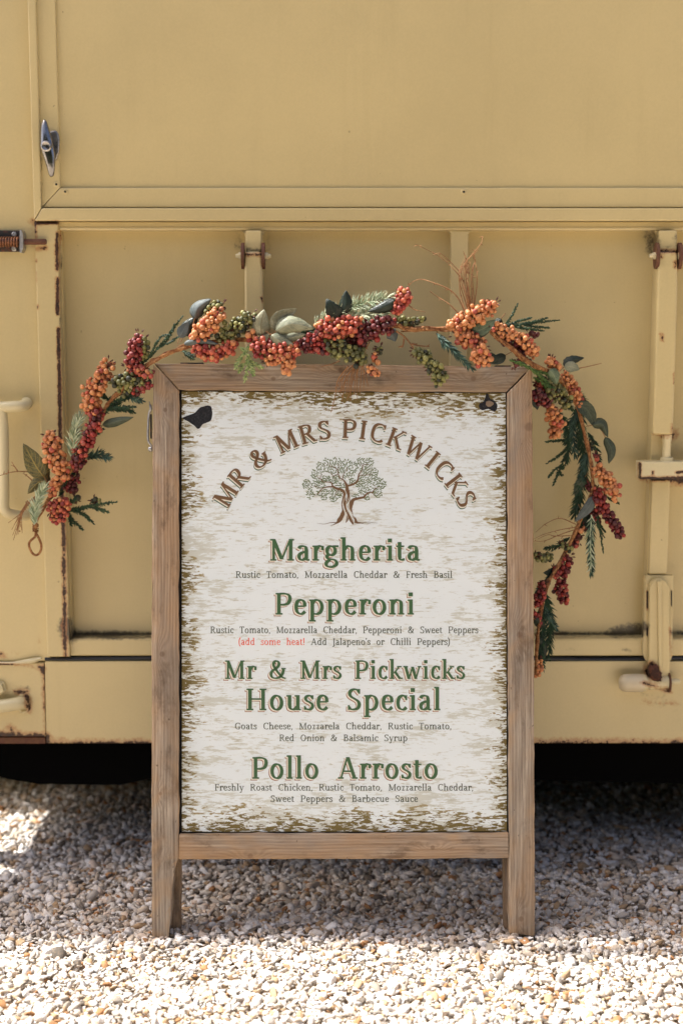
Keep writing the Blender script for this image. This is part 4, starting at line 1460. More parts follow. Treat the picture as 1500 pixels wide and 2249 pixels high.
BV, BF = bsphere()
bmesh_of = {}
for kx, mm in BM.items():
    me = bpy.data.meshes.new('berry')
    me.from_pydata(BV, [], BF)
    me.polygons.foreach_set('use_smooth', [True] * len(me.polygons))
    me.materials.append(mm)
    bmesh_of[kx] = me

CL = [  # path, radius px, colour, number, berry radius px, depth offset
    ([(110, 958), (118, 985), (128, 1012), (140, 1040)], 20, 'o', 40, 6.0, -.015),
    ([(140, 1048), (122, 1062), (114, 1088)], 13, 'o', 14, 5.8, -.015),
    ([(214, 908), (205, 940), (188, 972), (170, 1006), (172, 1022)], 16, 'r', 48, 5.4, -.015),
    ([(165, 1052), (152, 1078)], 14, 'd', 16, 5.2, .005),
    ([(112, 1120), (130, 1108), (148, 1106)], 15, 'c', 26, 5.2, -.015), ([(138, 1125), (140, 1136), (112, 1140)], 11, 'c', 12, 5.2, -.015),
    ([(240, 800), (228, 826), (210, 852), (198, 884), (208, 905)], 20, 'o', 50, 5.8, -.01),
    ([(250, 838), (276, 834), (300, 828)], 16, 'g', 20, 5.8, -.01), ([(262, 862), (300, 855), (330, 820)], 12, 'g', 18, 5.2, 0),
    ([(305, 738), (300, 768), (288, 800)], 17, 'r', 30, 5.6, -.01), ([(318, 745), (322, 772), (308, 790)], 10, 'g', 12, 5.8, 0),
    ([(280, 806), (310, 815), (330, 822)], 12, 'c', 12, 5.6, -.008), ([(296, 862), (330, 846)], 9, 'r', 10, 5.4, 0),
    ([(205, 1098), (222, 1104)], 9, 'k', 6, 6.0, 0), ([(166, 1098), (178, 1090)], 9, 'k', 5, 6.0, 0),
    ([(488, 668), (470, 674), (456, 684)], 11, 'g', 14, 5.2, 0),
    ([(478, 690), (462, 712), (444, 728), (424, 742)], 18, 'o', 40, 6.0, -.01),
    ([(552, 692), (540, 708), (515, 722), (486, 742)], 17, 'g', 40, 5.6, -.006), ([(556, 726), (550, 742)], 12, 'o', 9, 5.8, -.01),
    ([(430, 768), (462, 778), (500, 766), (512, 756)], 15, 'c', 34, 5.8, -.01),
    ([(556, 750), (590, 768), (626, 772), (650, 766)], 19, 'c', 44, 6.0, -.016), ([(590, 790), (618, 788), (634, 800), (630, 812)], 14, 'o', 20, 5.6, -.02),
    ([(655, 752), (690, 765)], 16, 'd', 22, 5.4, 0),
    ([(700, 716), (722, 722), (752, 722), (784, 706)], 19, 'c', 44, 6.2, -.015), ([(684, 742), (700, 752), (712, 768)], 15, 'r', 22, 5.8, -.01),
    ([(775, 735), (805, 732), (835, 715), (860, 712)], 19, 'd', 46, 6.0, -.005),
    ([(886, 642), (890, 656), (876, 668), (868, 684)], 15, 'c', 24, 5.8, -.01),
    ([(872, 700), (892, 708), (918, 704), (928, 698)], 10, 'g', 16, 5.6, .005),
    ([(724, 758), (744, 768), (765, 774), (790, 782), (784, 798)], 16, 'g', 38, 5.8, -.012), ([(768, 750), (800, 757)], 12, 'd', 14, 5.4, 0),
    ([(820, 776), (828, 800)], 9, 'o', 6, 6.0, -.01), ([(812, 812), (830, 820)], 11, 'o', 9, 5.0, -.02), ([(834, 764), (832, 776)], 9, 'k', 7, 5.5, 0),
    ([(914, 772), (932, 784), (944, 800)], 14, 'g', 18, 5.6, -.018), ([(948, 806), (962, 818), (966, 838)], 17, 'g', 26, 5.6, -.02),
    ([(1084, 668), (1062, 680), (1040, 694), (1010, 708), (996, 724)], 17, 'o', 50, 6.2, -.01),
    ([(1002, 738), (1028, 744), (1056, 752)], 16, 'o', 20, 5.8, -.01), ([(1060, 764), (1050, 784), (1072, 790)], 17, 'o', 22, 6.0, -.018),
    ([(1084, 722), (1112, 728), (1142, 742), (1166, 764), (1172, 780)], 14, 'o', 38, 5.6, .0),
    ([(1130, 800), (1160, 790)], 10, 'd', 12, 5.4, .01), ([(1160, 732), (1182, 736)], 8, 'd', 7, 5.4, .01),
    ([(1208, 792), (1220, 808)], 13, 'o', 14, 6.0, -.01), ([(1240, 826), (1254, 846), (1272, 880)], 13, 'o', 24, 5.6, .0),
    ([(1176, 866), (1200, 884)], 15, 'd', 22, 5.4, .0), ([(1200, 862), (1226, 872), (1250, 890)], 16, 'g', 26, 5.4, -.01),
    ([(1208, 900), (1222, 926), (1216, 952)], 16, 'o', 32, 5.6, .0),
    ([(1314, 1030), (1326, 1048), (1340, 1068), (1352, 1090)], 16, 'o', 34, 5.6, -.005),
    ([(1310, 1078), (1318, 1108), (1330, 1126)], 14, 'r', 26, 5.6, -.005), ([(1332, 1130), (1348, 1150), (1362, 1174)], 13, 'd', 26, 5.4, -.005),
    ([(1280, 1158), (1276, 1168)], 8, 'o', 5, 5.6, 0), ([(1270, 1190), (1264, 1200)], 7, 'c', 6, 5.2, 0),
    ([(1176, 1222), (1190, 1226), (1208, 1222)], 11, 'g', 14, 5.4, 0), ([(1234, 1198), (1252, 1208)], 10, 'g', 9, 5.4, 0),
    ([(1248, 1222), (1240, 1245), (1236, 1262)], 13, 'r', 20, 5.4, 0), ([(1234, 1278), (1232, 1300), (1238, 1318)], 14, 'r', 26, 5.2, 0),
    ([(1186, 1298), (1180, 1330)], 12, 'r', 16, 5.2, 0), ([(1184, 1452), (1178, 1482)], 11, 'o', 14, 5.2, 0),
    ([(1196, 836), (1216, 848), (1230, 852)], 13, 'g', 14, 5.0, .008), ([(1182, 840), (1190, 862)], 12, 'r', 12, 5.2, .012),
    ([(1262, 860), (1274, 884), (1280, 900)], 12, 'o', 14, 5.2, .006), ([(1292, 970), (1298, 984)], 9, 'k', 8, 5.0, .006),
    ([(1308, 1000), (1312, 1010)], 8, 'r', 5, 5.2, 0), ([(1294, 1064), (1306, 1080)], 12, 'd', 14, 5.2, .006),
    ([(1300, 1120), (1310, 1146)], 11, 'd', 12, 5.0, .008), ([(1270, 1176), (1256, 1200)], 10, 'd', 10, 5.0, .006),
    ([(1216, 1250), (1222, 1268)], 9, 'r', 8, 5.0, .006), ([(1192, 1280), (1184, 1300)], 10, 'c', 8, 5.0, .004), ([(1176, 1350), (1184, 1372)], 9, 'r', 8, 5.0, .006),
    ([(1100, 742), (1130, 760), (1150, 782)], 12, 'd', 20, 5.0, .014), ([(186, 1010), (164, 1034)], 10, 'd', 10, 5.0, .008),
]
allb = []
rest = []
tot = sum(int(c[3] * 1.75) for c in CL)
cluster_objs = []
for path, rad, kc, cnt, br_, off in CL:
    rad *= 1.22; cnt = int(cnt * 1.75); br_ *= 1.04
    q = ribbon_pts([(x, y, 0) for x, y in path], 6)
    P3 = [gw(p[0], p[1], off) for p in q]
    lens_ = [0]
    for a, b in zip(P3, P3[1:]): lens_.append(lens_[-1] + (b - a).length)
    px = 0.00082
    sm = MB()
    sm.tube(P3, 0.0022, 5)
    berries = []
    tries = 0
    need = int(cnt * 1.12)
    while len(berries) < need and tries < 6000:
        tries += 1
        t = random.random() * lens_[-1]
        i = 0
        while i < len(lens_) - 2 and lens_[i + 1] < t: i += 1
        f = (t - lens_[i]) / max(lens_[i + 1] - lens_[i], 1e-9)
        base = P3[i].lerp(P3[i + 1], f)
        tan = (P3[min(i + 1, len(P3) - 1)] - P3[i]).normalized() if i + 1 < len(P3) else Vector((0, 0, 1))
        v = Vector((random.gauss(0, 1), random.gauss(0, 1), random.gauss(0, 1)))
        v -= tan * v.dot(tan) * 0.6
        v.normalize()
        endf = min(t, lens_[-1] - t) / (rad * px)
        rr_ = (rad - br_) * (1 + .38 * math.sin(t * 520 + path[0][0]) * math.sin(t * 210 + 1)) * px * (0.55 + 0.45 * min(1, endf + 0.35)) * random.uniform(0.62, 1.08)
        c = base + v * rr_
        r = br_ * px * random.choice((random.uniform(0.62, 0.85), random.uniform(0.85, 1.15), random.uniform(0.85, 1.15)))
        if c.y > base.y + rad * px * .55: continue
        if all((c - cc).length > (r + rc) * 0.86 for cc, rc, _, _ in berries):
            berries.append((c, r, v, base))
    for c, r, v, base in berries:
        sm.tube([base, base.lerp(c, .5) + Vector((0, 0, .001)), c - v * r * .7], 0.00055, 3, caps=False)
        # dark dried tip
        if random.random() < .35:
            sm.tube([c + v * r * .92, c + v * r * 1.12], [0.0008, 0.0002], 4)
    # husks at the tip
    e = P3[0]
    for k in range(7):
        d = Vector((random.gauss(0, 1), random.gauss(0, .6), random.gauss(0, 1))).normalized()
        p0 = e + d * rad * px * .5
        sm.tube([p0, p0 + d * .0035, p0 + d * .007], [0.0005, 0.0016, 0.0002], 5)
    co = sm.build('berry_cluster', SEED, gar)
    berries.sort(key=lambda b: b[0].y)
    q_ = int(len(berries) * 298 / (tot * 1.12))
    MIXC = {'o': 'oooooooc', 'c': 'ccccor', 'r': 'rrrdrc', 'd': 'ddddr', 'g': 'ggggk', 'k': 'kkg'}[kc]
    for c, r, v, base in berries[:q_]:
        o = bpy.data.objects.new('berry', bmesh_of[random.choice(MIXC)])
        COL.objects.link(o); o.parent = co
        o.location = c
        o.scale = (r, r, r)
        o.rotation_euler = (random.uniform(-.6, .6), random.uniform(-.6, .6), random.uniform(0, 6))
    rest += [(c, r, random.choice(MIXC)) for c, r, v, base in berries[q_:]]
# remaining berries, one part
vs_, fs, mi = [], [], []
keys = list(BM)
bva = np.array(BV)
for c, r, kc in rest:
    o0 = len(vs_)
    vs_ += [tuple(x) for x in (bva * r + np.array(c[:]))]
    fs += [tuple(i + o0 for i in f) for f in BF]
    mi += [keys.index(kc)] * len(BF)
me = bpy.data.meshes.new('berries')
me.from_pydata(vs_, [], fs)
for kx in keys: me.materials.append(BM[kx])
me.polygons.foreach_set('use_smooth', [True] * len(fs))
me.polygons.foreach_set('material_index', mi)
o = link('berries', me, None, gar)
o['kind'] = 'stuff'
print('berries', len(rest))

# main vine
SPINE = [(78, 1148), (98, 1112), (140, 1055), (175, 1010), (208, 955), (236, 892), (275, 850), (320, 806), (350, 786), (400, 764), (460, 752), (550, 745), (650, 752), (760, 735), (860, 716), (900, 722),
         (990, 722), (1060, 716), (1085, 735), (1160, 795), (1222, 828), (1262, 882), (1285, 960), (1300, 1040), (1296, 1088), (1262, 1170), (1236, 1222), (1200, 1290), (1182, 1380), (1176, 1480)]
q = ribbon_pts([tuple(gw(x, y)) for x, y in SPINE], 7)
m = MB()
for s in range(3):
    PP = []
    for i, p in enumerate(q):
        a = i * 0.42 + s * 2.1
        PP.append(Vector(p) + Vector((0, math.cos(a), math.sin(a))) * 0.0022 + Vector((random.uniform(-1, 1), 0, random.uniform(-1, 1))) * .0006)
    m.tube(PP, [0.0027 + 0.0008 * math.sin(i * 1.3 + s) for i in range(len(PP))], 7)
o = m.build('vine', BARK, gar)
# loop at the left end
m = MB()
P = [gw(80, 1150), gw(79, 1168), gw(84, 1178), gw(91, 1195), gw(90, 1210), (gw(82, 1219)), gw(73, 1216), gw(66, 1204), gw(65, 1193), gw(70, 1186), gw(78, 1178), gw(80, 1160)]
m.tube(ribbon_pts([tuple(p) for p in P], 5), 0.0022, 7)
m.tube(ribbon_pts([tuple(p + Vector((.001, -.002, .0006))) for p in P], 5), 0.0018, 6)
for k in range(6):
    c = gw(79, 1152 + k * 3)
    m.tube([c + Vector((math.cos(a) * .0052, math.sin(a) * .0052, math.sin(a + k) * .001)) for a in np.linspace(0, 6.3, 10)], 0.0009, 5)
m.build('hanging_loop', BARK, gar)


# tendrils
def wires(name, specs, r=0.0009):
    m = MB()
    for P, j in specs:
        pts = ribbon_pts([tuple(gw(x + random.uniform(-j, j), y + random.uniform(-j, j), random.uniform(-.012, .012) if j else 0)) for x, y in P], 6)
        n = len(pts)
        m.tube(pts, [r * (1.15 - 0.75 * i / n) + random.uniform(-.0001, .0001) for i in range(n)], 5)
        for k in range(int(n / 5)):                       # little knots and side hairs
            i = random.randrange(1, n - 1)
            c = Vector(pts[i]); d = Vector((random.uniform(-1, 1), random.uniform(-.5, .5), random.uniform(-1, 1))).normalized()
            m.tube([c, c + d * random.uniform(.002, .007)], [r * .9, r * .3], 4)
    return m.build(name, TWIG, gar)


wires('twig_tuft', [([(1030, 700), (1028 + dx_, 660), (1020 + dx_ * 1.6, 610), (1026 + dx_ * 1.5, 565 + abs(dx_) * 2)], 2.5) for dx_ in (-8, -6, -4, -2, -1, 0, 1, 3, 5, 8, 10)]
      + [([(1038, 690), (1046, 640), (1048, 600), (1040, 560)], 1), ([(1024, 690), (1010, 640), (1014, 590), (1022, 560)], 1), ([(1026, 600), (1020, 580), (1040, 555), (1056, 535), (1061, 518)], 1),
         ([(1030, 600), (1024, 575), (1017, 552)], 1), ([(1035, 595), (1042, 575), (1040, 562), (1050, 548)], 1)], 0.0011)
wires('tendril', [([(1022, 690), (1005, 655), (985, 635), (950, 620), (925, 613), (905, 620), (894, 634)], 1)], 0.0012)
wires('tendril', [([(1020, 620), (1000, 595), (975, 570), (945, 552), (910, 536)], 1), ([(1012, 600), (985, 572), (965, 556), (950, 560)], 1)], 0.0009)
wires('tendril', [([(1008, 690), (985, 668), (962, 652), (944, 640)], 1), ([(895, 668), (910, 680), (935, 685)], 1), ([(880, 728), (930, 726), (990, 728)], 1)], 0.0011)
wires('root_tuft', [([(800, 775), (785 + a * .3, 800), (770 + a * .8, 825), (762 + a * 1.1, 850 + b)], 3) for a, b in ((-20, 0), (-16, 20), (-12, 10), (-8, 30), (-4, 16), (0, 34), (4, 22), (8, 30), (14, 18), (20, 26), (26, 14), (34, 6), (40, 0))]
      + [([(765, 805), (742, 835), (738, 865), (728, 905)], 1), ([(745, 792), (730, 800), (705, 806)], 1), ([(800, 770), (812, 750), (800, 740)], 2)], 0.0011)
wires('tendril', [([(112, 1060), (92, 1042), (60, 1036), (30, 1036), (0, 1044), (-20, 1050)], 1), ([(75, 1060), (62, 1048), (54, 1040)], 1), ([(40, 1036), (32, 1024), (26, 1014)], 1)], 0.0012)
wires('twig_tuft', [([(92, 1085), (70, 1100), (48, 1125), (20 + k * 4, 1150 + (k % 3) * 12)], 3) for k in range(9)] + [([(60, 1100), (45, 1140), (32, 1185)], 2), ([(56, 1110), (44, 1150), (36, 1175)], 2)], 0.0010)
wires('tendril', [([(1255, 812), (1285, 806), (1320, 798)], 0)], 0.0012)
wires('tendril', [([(1262, 1150), (1230, 1140), (1200, 1150), (1174, 1168)], 2), ([(1264, 1160), (1230, 1162), (1195, 1175), (1172, 1186)], 2), ([(1262, 1166), (1228, 1172), (1198, 1186), (1170, 1190)], 3), ([(1255, 1175), (1220, 1180), (1200, 1175), (1180, 1182)], 3)], 0.0009)
wires('tendril', [([(870, 728), (890, 742), (912, 768), (930, 790), (950, 815)], 1), ([(905, 755), (920, 758), (942, 762)], 1), ([(886, 745), (884, 762), (880, 760)], 1)], 0.0016)
wires('tendril', [([(800, 760), (780, 755), (740, 765)], 1), ([(350, 786), (330, 800), (306, 822)], 1), ([(235, 1), (235, 1)], 0)][:2], 0.0014)


# ---- sprigs
def mat_needle(name, c1, c2):
    n = NT(name, 0.55, 0.3)
    f = n.noise(n.obj(), 90, 3)
    geo = n.n('ShaderNodeNewGeometry')
    k = n.math('MULTIPLY', n.math('ADD', f, geo.outputs['Random Per Island']), 0.5)
    n.color(n.mix(n.step(k, .25, .75), c1, c2))
    return n.m


ND = {
    'frost': mat_needle('frosted_needle', srgb(120, 138, 104), srgb(200, 208, 176)),
    'dark': mat_needle('dark_needle', srgb(26, 46, 30), srgb(52, 78, 50)),
    'blue': mat_needle('blue_green_needle', srgb(28, 50, 40), srgb(74, 100, 84)),
    'fern': mat_needle('green_fern', srgb(44, 72, 30), srgb(86, 112, 52)),
    'light': mat_needle('light_fern', srgb(104, 126, 72), srgb(170, 182, 120)),
}


def sprig(name, mainp, nl, mat, dens=1.0, sub=(), off=0.0, flat_=0.7, ang=38, nw=0.0011, curl=0.0):
    """needles along a spine; nl = needle length px"""
    m = MB()
    px = 0.00082
    for P in [mainp] + list(sub):
        q = [Vector(p) for p in ribbon_pts([tuple(gw(x, y, off + (0 if k == 0 else random.uniform(-.008, .004)))) for k, (x, y) in enumerate(P)], 6)]
        tot_ = sum((b - a).length for a, b in zip(q, q[1:]))
        m.tube(q, [0.0013 * (1 - .6 * i / len(q)) for i in range(len(q))], 5)
        num = int(tot_ / (0.00075 if nl > 10 else 0.0010) * dens)
        for k in range(num):
            t = (k + random.random()) / num
            f = t * (len(q) - 1.001); i = int(f)
            b = q[i].lerp(q[i + 1], f - i)
            tan = (q[i + 1] - q[i]).normalized()
            side = Vector((random.gauss(0, 1), random.gauss(0, 1) * flat_, random.gauss(0, 1)))
            side -= tan * side.dot(tan)
            side.normalize()
            a_ = R(ang + random.uniform(-9, 9))
            if t > .93: a_ *= .5
            d = (tan * math.cos(a_) + side * math.sin(a_)).normalized()
            L_ = nl * 1.15 * px * random.uniform(.75, 1.1) * (1 - .35 * t ** 3) * (0.55 + .45 * min(1, t * 6))
            e = b + d * L_ + tan * (-curl * L_)
            wv = d.cross(Vector((0, 1, 0)))
            wv = (wv.normalized() if wv.length > 1e-4 else Vector((1, 0, 0)))
            mid = b.lerp(e, .5) + (side * curl * L_ * .25)
            w1 = wv * nw
            dpt = Vector((0, nw * .7, 0))
            m.add([b - w1 * .6, b + w1 * .6, mid + w1, e, mid - w1, mid - dpt], [(0, 1, 5), (1, 2, 5), (2, 3, 5), (3, 4, 5), (4, 0, 5)])
    o = m.build(name, ND[mat], gar, smooth=False)
    return o


sprig('pine_sprig', [(158, 1004), (164, 960), (176, 916)], 27, 'frost', 1.5, off=-.016)
sprig('pine_sprig', [(76, 1152), (80, 1110), (98, 1070)], 26, 'frost', 1.7, off=-.03)
sprig('pine_sprig', [(190, 1006), (212, 998), (240, 1004)], 22, 'blue', 1.3, off=.0)
sprig('fern_sprig', [(146, 1122), (190, 1114), (256, 1102)], 8, 'dark', 1.6, [[(160, 1122), (185, 1130), (206, 1150)], [(150, 1125), (162, 1145), (182, 1163)], [(200, 1114), (222, 1120), (238, 1124)], [(150, 1110), (162, 1098), (172, 1092)], [(152, 1128), (156, 1142), (158, 1153)]], ang=48)
sprig('fern_sprig', [(222, 912), (252, 896), (297, 894)], 9, 'dark', 1.6, [[(225, 908), (245, 880), (262, 858)], [(232, 904), (262, 884), (292, 868)], [(236, 900), (270, 900), (296, 906)], [(205, 925), (190, 900), (180, 888)], [(240, 892), (270, 874), (305, 860)]], ang=45)
sprig('fern_sprig', [(300, 812), (350, 762), (402, 694)], 5, 'dark', 1.4, [[(325, 790), (340, 762), (352, 742), (368, 735)], [(346, 768), (366, 750), (380, 722)], [(355, 760), (380, 748), (395, 738)], [(370, 742), (378, 730), (384, 712)]], ang=48)
sprig('fern_sprig', [(528, 762), (546, 790), (538, 838)], 9, 'light', 1.6, [[(536, 775), (524, 792), (518, 808)], [(548, 792), (560, 800), (576, 808)], [(545, 790), (532, 806), (526, 816)], [(547, 795), (554, 812), (556, 824)], [(530, 764), (560, 768), (580, 782)]], off=-.02, ang=50)
sprig('pine_sprig', [(690, 712), (740, 690), (800, 666), (858, 654)], 30, 'frost', 1.3, [[(740, 700), (790, 692), (850, 690)]], off=.004, ang=50, curl=.2)
sprig('pine_sprig', [(400, 770), (412, 778), (424, 786)], 13, 'dark', 1.2, off=.01)
sprig('pine_sprig', [(958, 732), (985, 762), (1034, 808)], 21, 'blue', 1.25, off=-.018, ang=30)
sprig('fern_sprig', [(1092, 722), (1116, 706), (1136, 668)], 6, 'dark', 1.5, off=.004)
sprig('fern_sprig', [(1096, 718), (1150, 712), (1228, 703)], 6, 'dark', 1.5, [[(1110, 716), (1140, 705), (1166, 698)], [(1140, 712), (1175, 706), (1202, 698)], [(1150, 714), (1180, 718), (1206, 720)], [(1130, 718), (1160, 722), (1194, 727)]], off=.004)
sprig('fern_sprig', [(1118, 790), (1160, 806), (1190, 830), (1200, 862)], 8, 'fern', 1.5, [[(1165, 810), (1185, 824), (1206, 846)], [(1170, 815), (1195, 818), (1215, 830)], [(1185, 835), (1200, 848), (1216, 852)]], off=-.012)
sprig('pine_sprig', [(1268, 890), (1258, 940), (1262, 1000)], 20, 'blue', 1.0, off=.016)
sprig('pine_sprig', [(1296, 980), (1278, 1040), (1264, 1120)], 24, 'blue', 1.1, off=.012, ang=32)
sprig('fern_sprig', [(1262, 966), (1230, 968), (1196, 970)], 7, 'dark', 1.2, [[(1258, 972), (1240, 990), (1222, 1005), (1200, 1018)], [(1250, 985), (1240, 1020), (1234, 1030)]], off=.03)
sprig('fern_sprig', [(1252, 978), (1232, 1022), (1214, 1066)], 7, 'dark', 1.2, [[(1230, 1022), (1214, 1036), (1204, 1048)], [(1228, 1026), (1230, 1040), (1234, 1044)]], off=.03)
sprig('pine_sprig', [(1298, 1130), (1296, 1190), (1298, 1256)], 22, 'frost', .35, off=-.004)
sprig('pine_sprig', [(1298, 1130), (1296, 1190), (1298, 1258)], 22, 'blue', 1.1, off=-.002, ang=30)
sprig('fern_sprig', [(1308, 1120), (1318, 1170), (1324, 1214)], 6, 'dark', 1.2, [[(1312, 1130), (1320, 1155), (1328, 1168)], [(1306, 1130), (1310, 1150), (1326, 1180)], [(1330, 1090), (1345, 1100), (1358, 1106)]], off=.004)
sprig('pine_sprig', [(1196, 1300), (1206, 1360), (1204, 1440)], 24, 'dark', 1.2, off=.004)
sprig('pine_sprig', [(1186, 1310), (1190, 1380), (1184, 1448)], 20, 'dark', 1.0, off=.01)
sprig('fern_sprig', [(1220, 1250), (1196, 1278), (1176, 1300)], 9, 'dark', 1.2, off=.005)


# ---- leaves
def mat_leaf(name, c1, c2, vein, rough=.5):
    n = NT(name, rough, 0.35)
    o = n.obj(src='UV')
    sep = n.n('ShaderNodeSeparateXYZ'); n.l(o, sep.inputs[0])
    u, v = sep.outputs['X'], sep.outputs['Y']
    f = n.noise(n.obj(), 70, 4, 0.6)
    base = n.mix(n.step(f, .35, .65), c1, c2)
    av = n.math('ABSOLUTE', v)
    mid = n.math('SUBTRACT', 1.0, n.step(av, 0.03, 0.09))
    side = n.math('SINE', n.math('MULTIPLY', n.math('SUBTRACT', u, n.math('MULTIPLY', av, 0.28)), 42.0))
    sv = n.step(side, 0.80, 0.97)
    vo = n.n('ShaderNodeTexVoronoi', feature='DISTANCE_TO_EDGE'); n.l(n.obj(scale=(14, 5, 1), src='UV'), vo.inputs['Vector']); vo.inputs['Scale'].default_value = 1.4
    net = n.math('SUBTRACT', 1.0, n.step(vo.outputs['Distance'], 0.02, 0.10))
    k = n.math('MAXIMUM', mid, n.math('MAXIMUM', n.math('MULTIPLY', sv, .7), n.math('MULTIPLY', net, .5)))
    n.color(n.mix(n.math('MULTIPLY', k, .75), base, vein))
    n.bump(k, .4, .0008)
    return n.m


LM = {
    'gold': mat_leaf('gold_veined_leaf', srgb(58, 62, 40), srgb(84, 84, 52), srgb(164, 142, 72)),
    'grey': mat_leaf('grey_green_leaf', srgb(118, 120, 98), srgb(158, 156, 128), srgb(96, 86, 48)),
    'sage': mat_leaf('sage_leaf', srgb(102, 108, 88), srgb(138, 142, 118), srgb(166, 164, 132)),
    'slate': mat_leaf('slate_leaf', srgb(66, 76, 78), srgb(92, 100, 98), srgb(104, 112, 108)),
    'dark': mat_leaf('dark_green_leaf', srgb(20, 30, 24), srgb(30, 42, 32), srgb(44, 58, 42), .35),
    'green': mat_leaf('mid_green_leaf', srgb(72, 92, 70), srgb(102, 120, 94), srgb(134, 146, 118)),
    'shade': mat_leaf('shaded_leaf', srgb(46, 56, 44), srgb(64, 74, 56), srgb(88, 96, 74)),  # mid green leaf tones darkened, shade put into the colour
}


def leaf(pts, wpx, mat, off=-.01, curl=.25, serr=0.0, roll=0.3, label=None):
    """a leaf along the pixel path pts: midrib through pts, width wpx"""
    q = [Vector(p) for p in ribbon_pts([tuple(gw(x, y, off)) for x, y in pts], 6 if len(pts) > 2 else 12)]
    n = len(q)
    px = .00082
    vs_, fs, uv = [], [], []
    cols_ = [-1, -.55, -.15, 0, .15, .55, 1]
    sgn = random.choice((-1, 1)); tipc = random.uniform(-.9, .9)
    for i, p in enumerate(q):
        t = i / (n - 1)
        tan = (q[min(i + 1, n - 1)] - q[max(i - 1, 0)]).normalized()
        a = tan.cross(Vector((0, 1, 0))).normalized()
        bdir = Vector((0, -1, 0))
        hw = wpx * px / 2 * (math.sin(math.pi * min(1, t ** .72 * 1.0)) ** .8 if 0 < t < 1 else 0.02)
        if serr: hw *= 1 + serr * (1 if i % 2 else -1)
        bulge = math.sin(t * math.pi) * curl * wpx * px * .5
        for c in cols_:
            rl = roll * c * c * hw * sgn + (-abs(c) * hw * .25)
            wave = math.sin(t * 7 + c * 2) * hw * .07
            jit = random.uniform(-.05, .05) * hw if abs(c) == 1 else 0
            vs_.append(p + a * (c * hw + jit) + bdir * (bulge + rl + wave + t * t * t * hw * tipc))
            uv.append((t, c))
    m_ = len(cols_)
    for i in range(n - 1):
        for k in range(m_ - 1):
            fs.append((i * m_ + k, i * m_ + k + 1, (i + 1) * m_ + k + 1, (i + 1) * m_ + k))
    me = bpy.data.meshes.new('leaf')
    me.from_pydata([tuple(v) for v in vs_], [], fs)
    ul = me.uv_layers.new(name='UVMap')
    for lp in me.loops: ul.data[lp.index].uv = uv[lp.vertex_index]
    me.polygons.foreach_set('use_smooth', [True] * len(me.polygons))
    o = link('leaf', me, LM[mat], gar)
    sd = o.modifiers.new('thickness', 'SOLIDIFY'); sd.thickness = .0004
    m = MB()
    m.tube([q[0] - (q[1] - q[0]).normalized() * .012, q[0], q[min(3, n - 1)]], [0.0007, .0007, .0003], 5)
    m.build('stalk', TWIG, o)
    if label: o['label'] = label
    return o


leaf([(98, 1048), (78, 1018), (52, 974)], 46, 'gold', off=-.012)
leaf([(100, 1056), (98, 1028), (112, 996)], 30, 'gold', off=.004)
leaf([(112, 1062), (88, 1058), (62, 1084)], 34, 'gold', off=-.004)
leaf([(226, 934), (256, 926), (294, 916)], 20, 'shade', off=-.006)
leaf([(428, 700), (436, 676), (464, 657)], 30, 'slate', off=-.002, roll=.8)
leaf([(404, 738), (414, 718), (436, 694)], 30, 'dark', off=.004)
leaf([(396, 742), (404, 724), (414, 706)], 24, 'slate', off=-.008)
leaf([(404, 756), (438, 748), (480, 756)], 15, 'slate', off=-.016)
leaf([(576, 738), (574, 714), (580, 680)], 40, 'grey', off=-.014, roll=.1)
leaf([(612, 728), (616, 702), (652, 678)], 38, 'grey', off=-.008, roll=.7)
leaf([(606, 728), (640, 712), (690, 722)], 36, 'sage', off=-.02)
leaf([(602, 742), (636, 742), (672, 734)], 22, 'sage', off=-.014)
leaf([(596, 736), (616, 750), (646, 758)], 28, 'sage', off=-.024)
leaf([(564, 756), (578, 746), (592, 732)], 16, 'sage', off=-.02)
leaf([(746, 700), (732, 682), (717, 656)], 34, 'dark', off=-.014, serr=.07)
leaf([(757, 690), (760, 664), (760, 638)], 28, 'dark', off=-.012, serr=.07)
leaf([(868, 658), (846, 674), (808, 684)], 26, 'dark', off=-.018, serr=.05)
leaf([(852, 728), (862, 736), (868, 750)], 26, 'slate', off=.006)
leaf([(1034, 730), (1060, 722), (1088, 702)], 28, 'green', off=-.002)
leaf([(1020, 724), (1050, 732), (1078, 724)], 22, 'dark', off=.008)
leaf([(1066, 776), (1084, 786), (1094, 792)], 16, 'dark', off=.01)
leaf([(1238, 806), (1254, 792), (1282, 786)], 22, 'dark', off=-.008, serr=.05)
leaf([(1238, 806), (1256, 806), (1272, 812)], 24, 'sage', off=-.012)
leaf([(1206, 812), (1216, 826), (1222, 844)], 28, 'green', off=-.022)
leaf([(1264, 886), (1290, 902), (1306, 940)], 32, 'shade', off=-.002, roll=.7)
leaf([(1300, 934), (1322, 932), (1334, 960)], 24, 'shade', off=-.006, roll=.8)
leaf([(1328, 960), (1342, 990), (1336, 1018)], 22, 'shade', off=-.004)
leaf([(1304, 1090), (1288, 1118), (1262, 1146)], 24, 'slate', off=-.006)
leaf([(1174, 1360), (1186, 1370), (1196, 1384)], 22, 'dark', off=.0)
leaf([(1100, 700), (1090, 712), (1070, 722)], 20, 'dark', off=.01)
sprig('pine_sprig', [(1276, 900), (1274, 960), (1280, 1020)], 26, 'dark', 1.0, off=.018)
sprig('pine_sprig', [(1284, 1010), (1276, 1070), (1262, 1130)], 28, 'dark', 1.0, off=.016)
sprig('pine_sprig', [(1180, 830), (1215, 860), (1256, 900)], 16, 'dark', 1.0, off=.012)
sprig('fern_sprig', [(1230, 850), (1200, 846), (1172, 830)], 8, 'fern', 1.4, off=.004)
